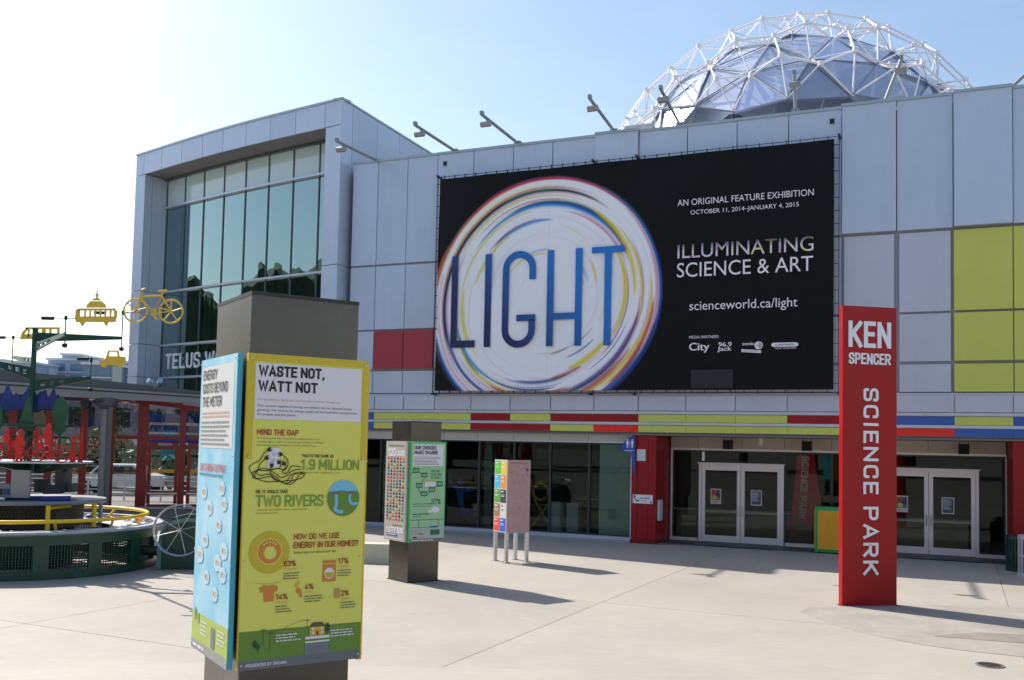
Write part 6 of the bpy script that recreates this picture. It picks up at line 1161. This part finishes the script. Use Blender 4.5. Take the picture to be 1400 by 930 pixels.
def ccol(x0, y0):
    p = A0 + cd * x0 + cn * y0
    MB().lathe([(0.0, 0), (0.17, 0), (0.17, 3.55), (0, 3.55)], 20, (p.x, p.y, 0)).build('column', cgr, cv, smooth=True)
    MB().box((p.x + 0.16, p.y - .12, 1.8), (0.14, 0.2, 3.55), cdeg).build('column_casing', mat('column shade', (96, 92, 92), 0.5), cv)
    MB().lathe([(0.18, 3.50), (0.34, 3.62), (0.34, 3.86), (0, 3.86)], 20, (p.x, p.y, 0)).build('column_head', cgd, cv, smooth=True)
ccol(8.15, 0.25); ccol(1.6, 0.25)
t = thing('round_loudspeaker', 'dark round loudspeaker fixed high on the canopy column', 'loudspeaker', (-12.95, 29.9, 3.62)); MB().lathe([(0, -0.18), (0.15, -0.18), (0.17, 0.0), (0.12, 0.2), (0, 0.22)], 18).build('housing', black, t, None, (R(90), 0, R(20)), smooth=True); MB().tube([(0, 0, 0), (0.5, 0.1, 0.12)], 0.025, 6).build('bracket', black, t)
t = thing('canopy_lamp', 'pair of small pale spotlights on top of the canopy in front of the tower', 'spotlight', (-11.25, 31.1, 4.25)); MB().tube([(0, 0, 0.0), (0.0, 0, 0.16)], 0.02, 6).build('stem', galv, t)
for s_ in (-1, 1): MB().lathe([(0, -0.1), (0.07, -0.1), (0.09, 0.1), (0, 0.1)], 12).build('lamp_head', mat('pale blue lamp', (150, 176, 206), 0.3, 0.2), t, (s_ * 0.15, 0, 0.2), (R(70), 0, R(30 * s_)), smooth=True)
# red framed screen
W0, W1 = Vector((-18.6, 30.0, 0)), Vector((-10.19, 33.0, 0)); wd_ = (W1 - W0).normalized(); WA = math.atan2(wd_.y, wd_.x); WL = (W1 - W0).length
rw = thing('glass_screen_wall', 'dark red framed glass wall with double doors under the walkway canopy', 'glass wall', tuple(W0), WA)
ztop = lambda x: 4.28 - 0.66 * max(0, (x - 2.4)) / (WL - 2.4)
pxw = lambda px: ((px / 280 * 6.01 - 16.2) - W0.x) / wd_.x
posts = [0.1, 2.5, pxw(20), pxw(68), pxw(113.5), pxw(150), pxw(194), pxw(250), pxw(300)]
posts = sorted(posts)
for x in posts:
    w2 = 0.11 if abs(x - pxw(194)) > .05 else 0.17; slab('post', redframe, rw, x - w2, x + w2, -0.07, 0.07, 0.08, ztop(x) - 0.06)
def rwp(nm, m_, x0, x1, y0, y1, za0, za1, zb0, zb1):
    vs = [(x0, y0, za0), (x1, y0, zb0), (x1, y0, zb1), (x0, y0, za1), (x0, y1, za0), (x1, y1, zb0), (x1, y1, zb1), (x0, y1, za1)]
    return MB().add(vs, [(0, 1, 2, 3), (7, 6, 5, 4), (0, 4, 5, 1), (1, 5, 6, 2), (2, 6, 7, 3), (3, 7, 4, 0)]).build(nm, m_, rw)
rwp('top_rail', redframe, 0, 2.5, -.08, .08, ztop(0) - .06, ztop(0) + .08, ztop(2.5) - .06, ztop(2.5) + .08); rwp('top_rail', redframe, 2.5, pxw(302), -.08, .08, ztop(2.5) - .06, ztop(2.5) + .08, ztop(pxw(302)) - .06, ztop(pxw(302)) + .08)
slab('bottom_rail', redframe, rw, 0, pxw(190), -0.06, 0.06, 0.0, 0.085)
for a, b_ in zip(posts, posts[1:]):
    if b_ > pxw(193) + .01:
        slab('transom', redframe, rw, a + .17, b_ - .11, -0.065, 0.065, 2.56, 2.68)
        if a > pxw(193):
            dr = MB().box(((a + b_) / 2 + .03, 0, 2.36), (b_ - a - 0.30, 0.05, 0.22)).box((a + 0.235, 0, 1.32), (0.12, 0.05, 1.86)).box((b_ - 0.17, 0, 1.32), (0.11, 0.05, 1.86)).box(((a + b_) / 2 + .03, 0, 0.76), (b_ - a - 0.54, 0.05, 0.13)).box(((a + b_) / 2 + .03, 0, 0.23), (b_ - a - 0.30, 0.05, 0.30)).build('door', redframe, rw)
            slab('pane', fglass, dr, a + .29, b_ - .22, -.006, .006, .83, 2.24); slab('push_bar', steel, dr, a + .2, b_ - .12, -.09, -.05, .72, .77); slab('warning_strip', orange, dr, a + .29, b_ - .22, -.012, -.008, 1.44, 1.56); slab('closer', mat('closer grey', (150, 146, 146), .5), dr, a + .5, a + .95, -.06, -.03, 2.36, 2.45)
            slab('pane', fglass, dr, a + .29, b_ - .22, -.006, .006, .39, .69)
            slab('pane', fglass, rw, a + .17, b_ - .11, -.006, .006, 2.68, ztop(b_) - .08); continue
    slab('pane', fglass, rw, a + .11, b_ - .11, -.006, .006, .09, ztop(b_) - .1)
t = thing('raised_kerb', 'low grey concrete kerb wall running below the red framed glass screen', 'low wall', tuple(W0 - Vector((0, 1.2, 0))), WA - R(3)); MB().box((5.2, 0, 0.17), (8.6, 0.4, 0.34)).build('kerb_block', mat('grey kerb', (116, 114, 112), 0.8, noise=0.1), t); MB().box((5.2, -0.02, 0.36), (8.64, 0.5, 0.05)).build('coping', mat('pale coping', (160, 158, 152), 0.8), t)

# ------------------------------------------------------------------ what shows through the screen and over the canopy
leafm = mat('foliage', (60, 92, 40), 0.6, noise=0.35, nscale=1.2); leafm2 = mat('dry foliage', (112, 110, 60), 0.6, noise=0.3, nscale=1.5); bark = mat('bark', (84, 70, 58), 0.9, noise=0.2, nscale=8)
def crown_mesh(seed, nclump, nleaf, rad, hgt, z0, s):
    rs_ = np.random.RandomState(seed); vs = []; fs = []
    for c in range(nclump):
        a = rs_.uniform(0, 6.283); e = rs_.uniform(0, 1); rr = rad * math.sqrt(rs_.uniform(0, 1)) * (1 - 0.55 * e ** 2) ; cx, cy, cz_ = rr * math.cos(a), rr * math.sin(a), z0 + e * hgt
        cr = rad * rs_.uniform(0.16, 0.34)
        d = rs_.normal(size=(nleaf, 3)); d /= np.linalg.norm(d, axis=1)[:, None]; p = d * (cr * rs_.uniform(0.5, 1.05, (nleaf, 1))) * np.array([1, 1, .75]) + [cx, cy, cz_]
        u = rs_.normal(size=(nleaf, 3)); u /= np.linalg.norm(u, axis=1)[:, None]; v = np.cross(u, d); v /= np.linalg.norm(v, axis=1)[:, None] + 1e-6
        ss = s * rs_.uniform(0.6, 1.3, (nleaf, 1)); q = np.stack([p - u * ss, p + v * ss * .6, p + u * ss, p - v * ss * .6], 1)
        k = len(vs); vs += q.reshape(-1, 3).tolist(); fs += [(k + 4 * i, k + 4 * i + 1, k + 4 * i + 2, k + 4 * i + 3) for i in range(nleaf)]
    me = bpy.data.meshes.new('crown'); me.from_pydata(vs, [], fs); return me
crowns = [crown_mesh(k, 60, 210, 4.9, 9.0, 3.2, 0.22) for k in range(3)]
for me in crowns: me.materials.append(leafm)
def trunk_mesh(seed):
    rs_ = random.Random(seed); mb = MB(); mb.tube([(0, 0, 0), (0.1, 0.05, 2.5), (-0.05, 0.1, 5), (0.1, 0, 8.5)], 0.36, 9, False, 0.10)
    for k in range(7): a = k * 2.4 + rs_.random(); z = 3.2 + k * 0.75; L_ = rs_.uniform(2, 3.4); mb.tube([(0, 0, z), (L_ * .5 * math.cos(a), L_ * .5 * math.sin(a), z + 0.9), (L_ * math.cos(a), L_ * math.sin(a), z + 2.2)], 0.13, 6, False, 0.03)
    return mb.mesh('trunk', bark, True)
trunks = [trunk_mesh(k) for k in range(3)]
for me in trunks: pass
def tree(x, y, s, lab, v, group, rz=0, sz=None):
    t = thing('broadleaf_tree', lab, 'tree', (x, y, 0), rz, group); o = bpy.data.objects.new('crown', crowns[v]); link(o, t); q = bpy.data.objects.new('trunk', trunks[v]); link(q, t)
    o.scale = q.scale = (s, s, sz or s); return t
# unseen park trees added for the tower and shop glass to mirror
spots = [(-62, 8, 1.35), (-60, 2, 1.55), (-46, -8, 1.3), (-52, -24, 1.5), (-38, -30, 1.3), (-28, -40, 1.45), (-16, -36, 1.3), (-5, -44, 1.5), (8, -38, 1.3), (20, -42, 1.45), (-40, -46, 1.6), (33, -36, 1.4)]
for k, (x, y, s) in enumerate(spots): tree(x, y, s, 'leafy park tree outside the picture, added for the hall glass to mirror', k % 3, 'unseen park trees for reflections', k * 1.3)
# unseen ridge added far left as the dark outline mirrored in the tower glass
hv = []; hf = []; rr9 = np.random.RandomState(3); ny_, nx_ = 300, 10
for a in range(ny_):
    yy = -60 + a * 0.51; top_ = 24.5 + 3.0 * math.sin(yy * .11 + .5) + 1.3 * math.sin(yy * .31) + 0.5 * math.sin(yy * 1.3) + rr9.uniform(-.35, .35)
    for b_ in range(nx_): q = b_ / (nx_ - 1); hv.append((-94 - 40 * q + rr9.uniform(-.6, .6), yy, max(0, top_ * math.sin(math.pi * min(1, q * 1.1) ** .45)) if q > 0 else -0.3))
hf = [(a * nx_ + b_, (a + 1) * nx_ + b_, (a + 1) * nx_ + b_ + 1, a * nx_ + b_ + 1) for a in range(ny_ - 1) for b_ in range(nx_ - 1)]
o = MB().add(hv, hf).build('unseen_ridge', mat('unseen ridge green', (58, 72, 52), 0.9, noise=.35, nscale=.25)); tag(o, kind='structure')
# shrubs and small trees beyond the screen
bush = crown_mesh(9, 26, 90, 1.5, 1.6, 0.2, 0.12); bush.materials.append(leafm); bush2 = crown_mesh(12, 26, 90, 1.6, 1.4, 0.2, 0.12); bush2.materials.append(leafm2)
for k, (x, y, s, me, lab) in enumerate(((-16.6, 47.5, 1.5, bush, 'dark shrub seen through the glass screen just left of the canopy column'), (-20.8, 50, 1.5, bush2, 'dry yellow green shrub seen through the left panes of the glass screen'), (-24.5, 49, 1.3, bush, 'dark shrub seen through the far left panes behind the mountain cutouts'), (-13.0, 51, 1.25, bush2, 'dry shrub seen right of the canopy column'))):
    t = thing('shrub', lab, 'shrub', (x, y, 0)); o = bpy.data.objects.new('crown', me); link(o, t); o.scale = (s, s, s * 1.15); MB().tube([(0, 0, 0), (0.05, 0, 1.0)], 0.06, 6).build('stem', bark, t)
mv = mat('mauve render', (136, 124, 138), 0.8, noise=0.06); pv = mat('pavilion white', (222, 222, 222), 0.6); wdk = mat('dark windows', (36, 40, 46), 0.2)
t = thing('terrace_building', 'low mauve grey building with a white fascia beyond the glass screen', 'building', (-22, 58, 0), R(4))
MB().box((0, 3, 2.6), (26, 6, 5.2)).build('wall', mv, t); MB().box((0, -0.4, 2.35), (26.4, 1.2, 0.35)).build('fascia', pv, t); MB().box((0, 3, 5.35), (26.8, 6.8, 0.3)).build('roof', cgd, t)
for k in range(12):
    wn = slab('window', wdk, t, -12.4 + k * 2.1, -10.9 + k * 2.1, -0.04, 0.02, 0.5, 2.1); slab('frame', pv, wn, -0.5, 0.5, -0.9, -0.5, -0.03, 0.03)
for k in range(12): slab('window', wdk, t, -12.4 + k * 2.1, -10.9 + k * 2.1, -0.04, 0.02, 3.2, 4.4)
t = thing('harbour_railing', 'white railing crossing behind the glass screen and the round machine', 'railing', (-26, 39.5, 0), R(2))
for k in range(13): MB().box((k * 1.5, 0, 0.5), (0.06, 0.06, 1.0)).build('post', pv, t)
for z in (0.25, 0.45, 0.65, 0.85, 1.02): MB().tube([(0, 0, z), (18, 0, z)], 0.022 if z < 1 else 0.035, 6).build('rail', pv, t)
def car_(x, y, rz, lab, m_):
    t = thing('parked_car', lab, 'car', (x, y, 0), rz, 'cars parked beyond the railing')
    MB().prism([(-2.1, .35), (-2.15, .75), (-1.2, .92), (-.7, 1.38), (.8, 1.38), (1.5, .95), (2.1, .8), (2.15, .4)], -.85, .85).build('body', m_, t)
    MB().prism([(-1.05, .93), (-.65, 1.30), (.74, 1.30), (1.3, .95)], -.86, .86).build('window', wdk, t)
    for x_ in (-1.35, 1.35):
        for y_ in (-.8, .8): MB().lathe([(0, -.1), (.32, -.1), (.32, .1), (0, .1)], 16).build('wheel', black, t, (x_, y_, .32), (R(90), 0, 0))
car_(-17.5, 44.5, R(5), 'white parked car seen through the screen left of the canopy column', pv); car_(-13.2, 45.2, R(4), 'silver parked car seen through the screen right of the canopy column', mat('car silver', (150, 152, 156), .3, .5)); car_(-23.5, 44.5, R(3), 'dark parked car seen through the far left of the screen', mat('car graphite', (50, 52, 58), .3, .4))
t = thing('blue_banner_board', 'blue and white striped notice board seen through the screen above the doors', 'notice board', (-12.15, 36.0, 0), R(10))
MB().box((0, 0, 3.0), (1.9, 0.06, 1.1)).build('panel', MATS['sign blue'], t); MB().box((0, -0.04, 3.15), (1.92, 0.02, 0.10)).box((0, -0.04, 2.8), (1.92, 0.02, 0.08)).build('stripe', pv, t)
for x_ in (-0.9, 0.9): MB().box((x_, 0.06, 1.3), (0.08, 0.06, 2.6)).build('leg', galv, t)
# distant apartment blocks over the canopy
cond = mat('pale blue render', (150, 164, 186), 0.7); cglass = mat('condo glass', (96, 116, 142), 0.15, 0.2); cond2 = mat('pale render', (190, 196, 206), 0.7)
def condo(px0, px1, topy, D, lab, m_, storeys):
    x0 = (px0 - 684) / 1308 * D; x1 = (px1 - 684) / 1308 * D; h = 2.6 + (598 - topy) / 1308 * D
    t = thing('apartment_block', lab, 'building', ((x0 + x1) / 2, D, 0), 0); wd = x1 - x0
    MB().box((0, 8, h / 2), (wd, 16, h)).build('wall', m_, t); MB().box((0, 8, h + 0.3), (wd + 1.0, 17, 0.6)).build('roof', cond2, t)
    st_ = 3.1; n = max(2, int(wd / 3.6)); z = h - 2.8
    pm_ = MB().box((0, 0, 0), (wd / n * 0.72, 0.2, 1.9)).mesh('window', cglass)
    for q in range(storeys):
        for k in range(n): o = bpy.data.objects.new('window', pm_); link(o, t, (-wd / 2 + wd / n * (k + .5), -0.02, z + 1.0))
        MB().box((0, -0.45, z - 0.35), (wd * .96, 0.9, 0.25)).build('balcony', cond2, t); z -= st_
    return t
condo(-70, 3, 497, 262, 'distant pale apartment block at the far left edge of the skyline', cond2, 3); condo(2, 38, 499, 240, 'distant low grey blue block left of the mast of the machine', cond, 3); condo(40, 66, 502, 250, 'distant narrow block just right of the mast', cond2, 3)
condo(63, 118, 494, 255, 'distant long apartment block in the middle of the skyline gap', cond, 4); condo(82, 106, 487, 262, 'distant taller penthouse block behind the long block', cond, 3); condo(112, 152, 499, 235, 'distant glassy block below the yellow car cutout', cglass, 3); condo(150, 182, 496, 245, 'distant bluish block against the left pillar of the tower', cond, 4)
hb = crown_mesh(21, 20, 60, 1.0, 0.7, 0.1, .08); hb.materials.append(leafm2)
t = thing('distant_tree', 'small yellow green tree top against the tower pillar above the canopy', 'tree', (-70.5, 190, 0)); o = bpy.data.objects.new('crown', hb); link(o, t, (0, 0, 12.2)); o.scale = (3.0, 3.0, 3.5); MB().tube([(0, 0, 0), (0, 0, 13)], .3, 6).build('trunk', bark, t)
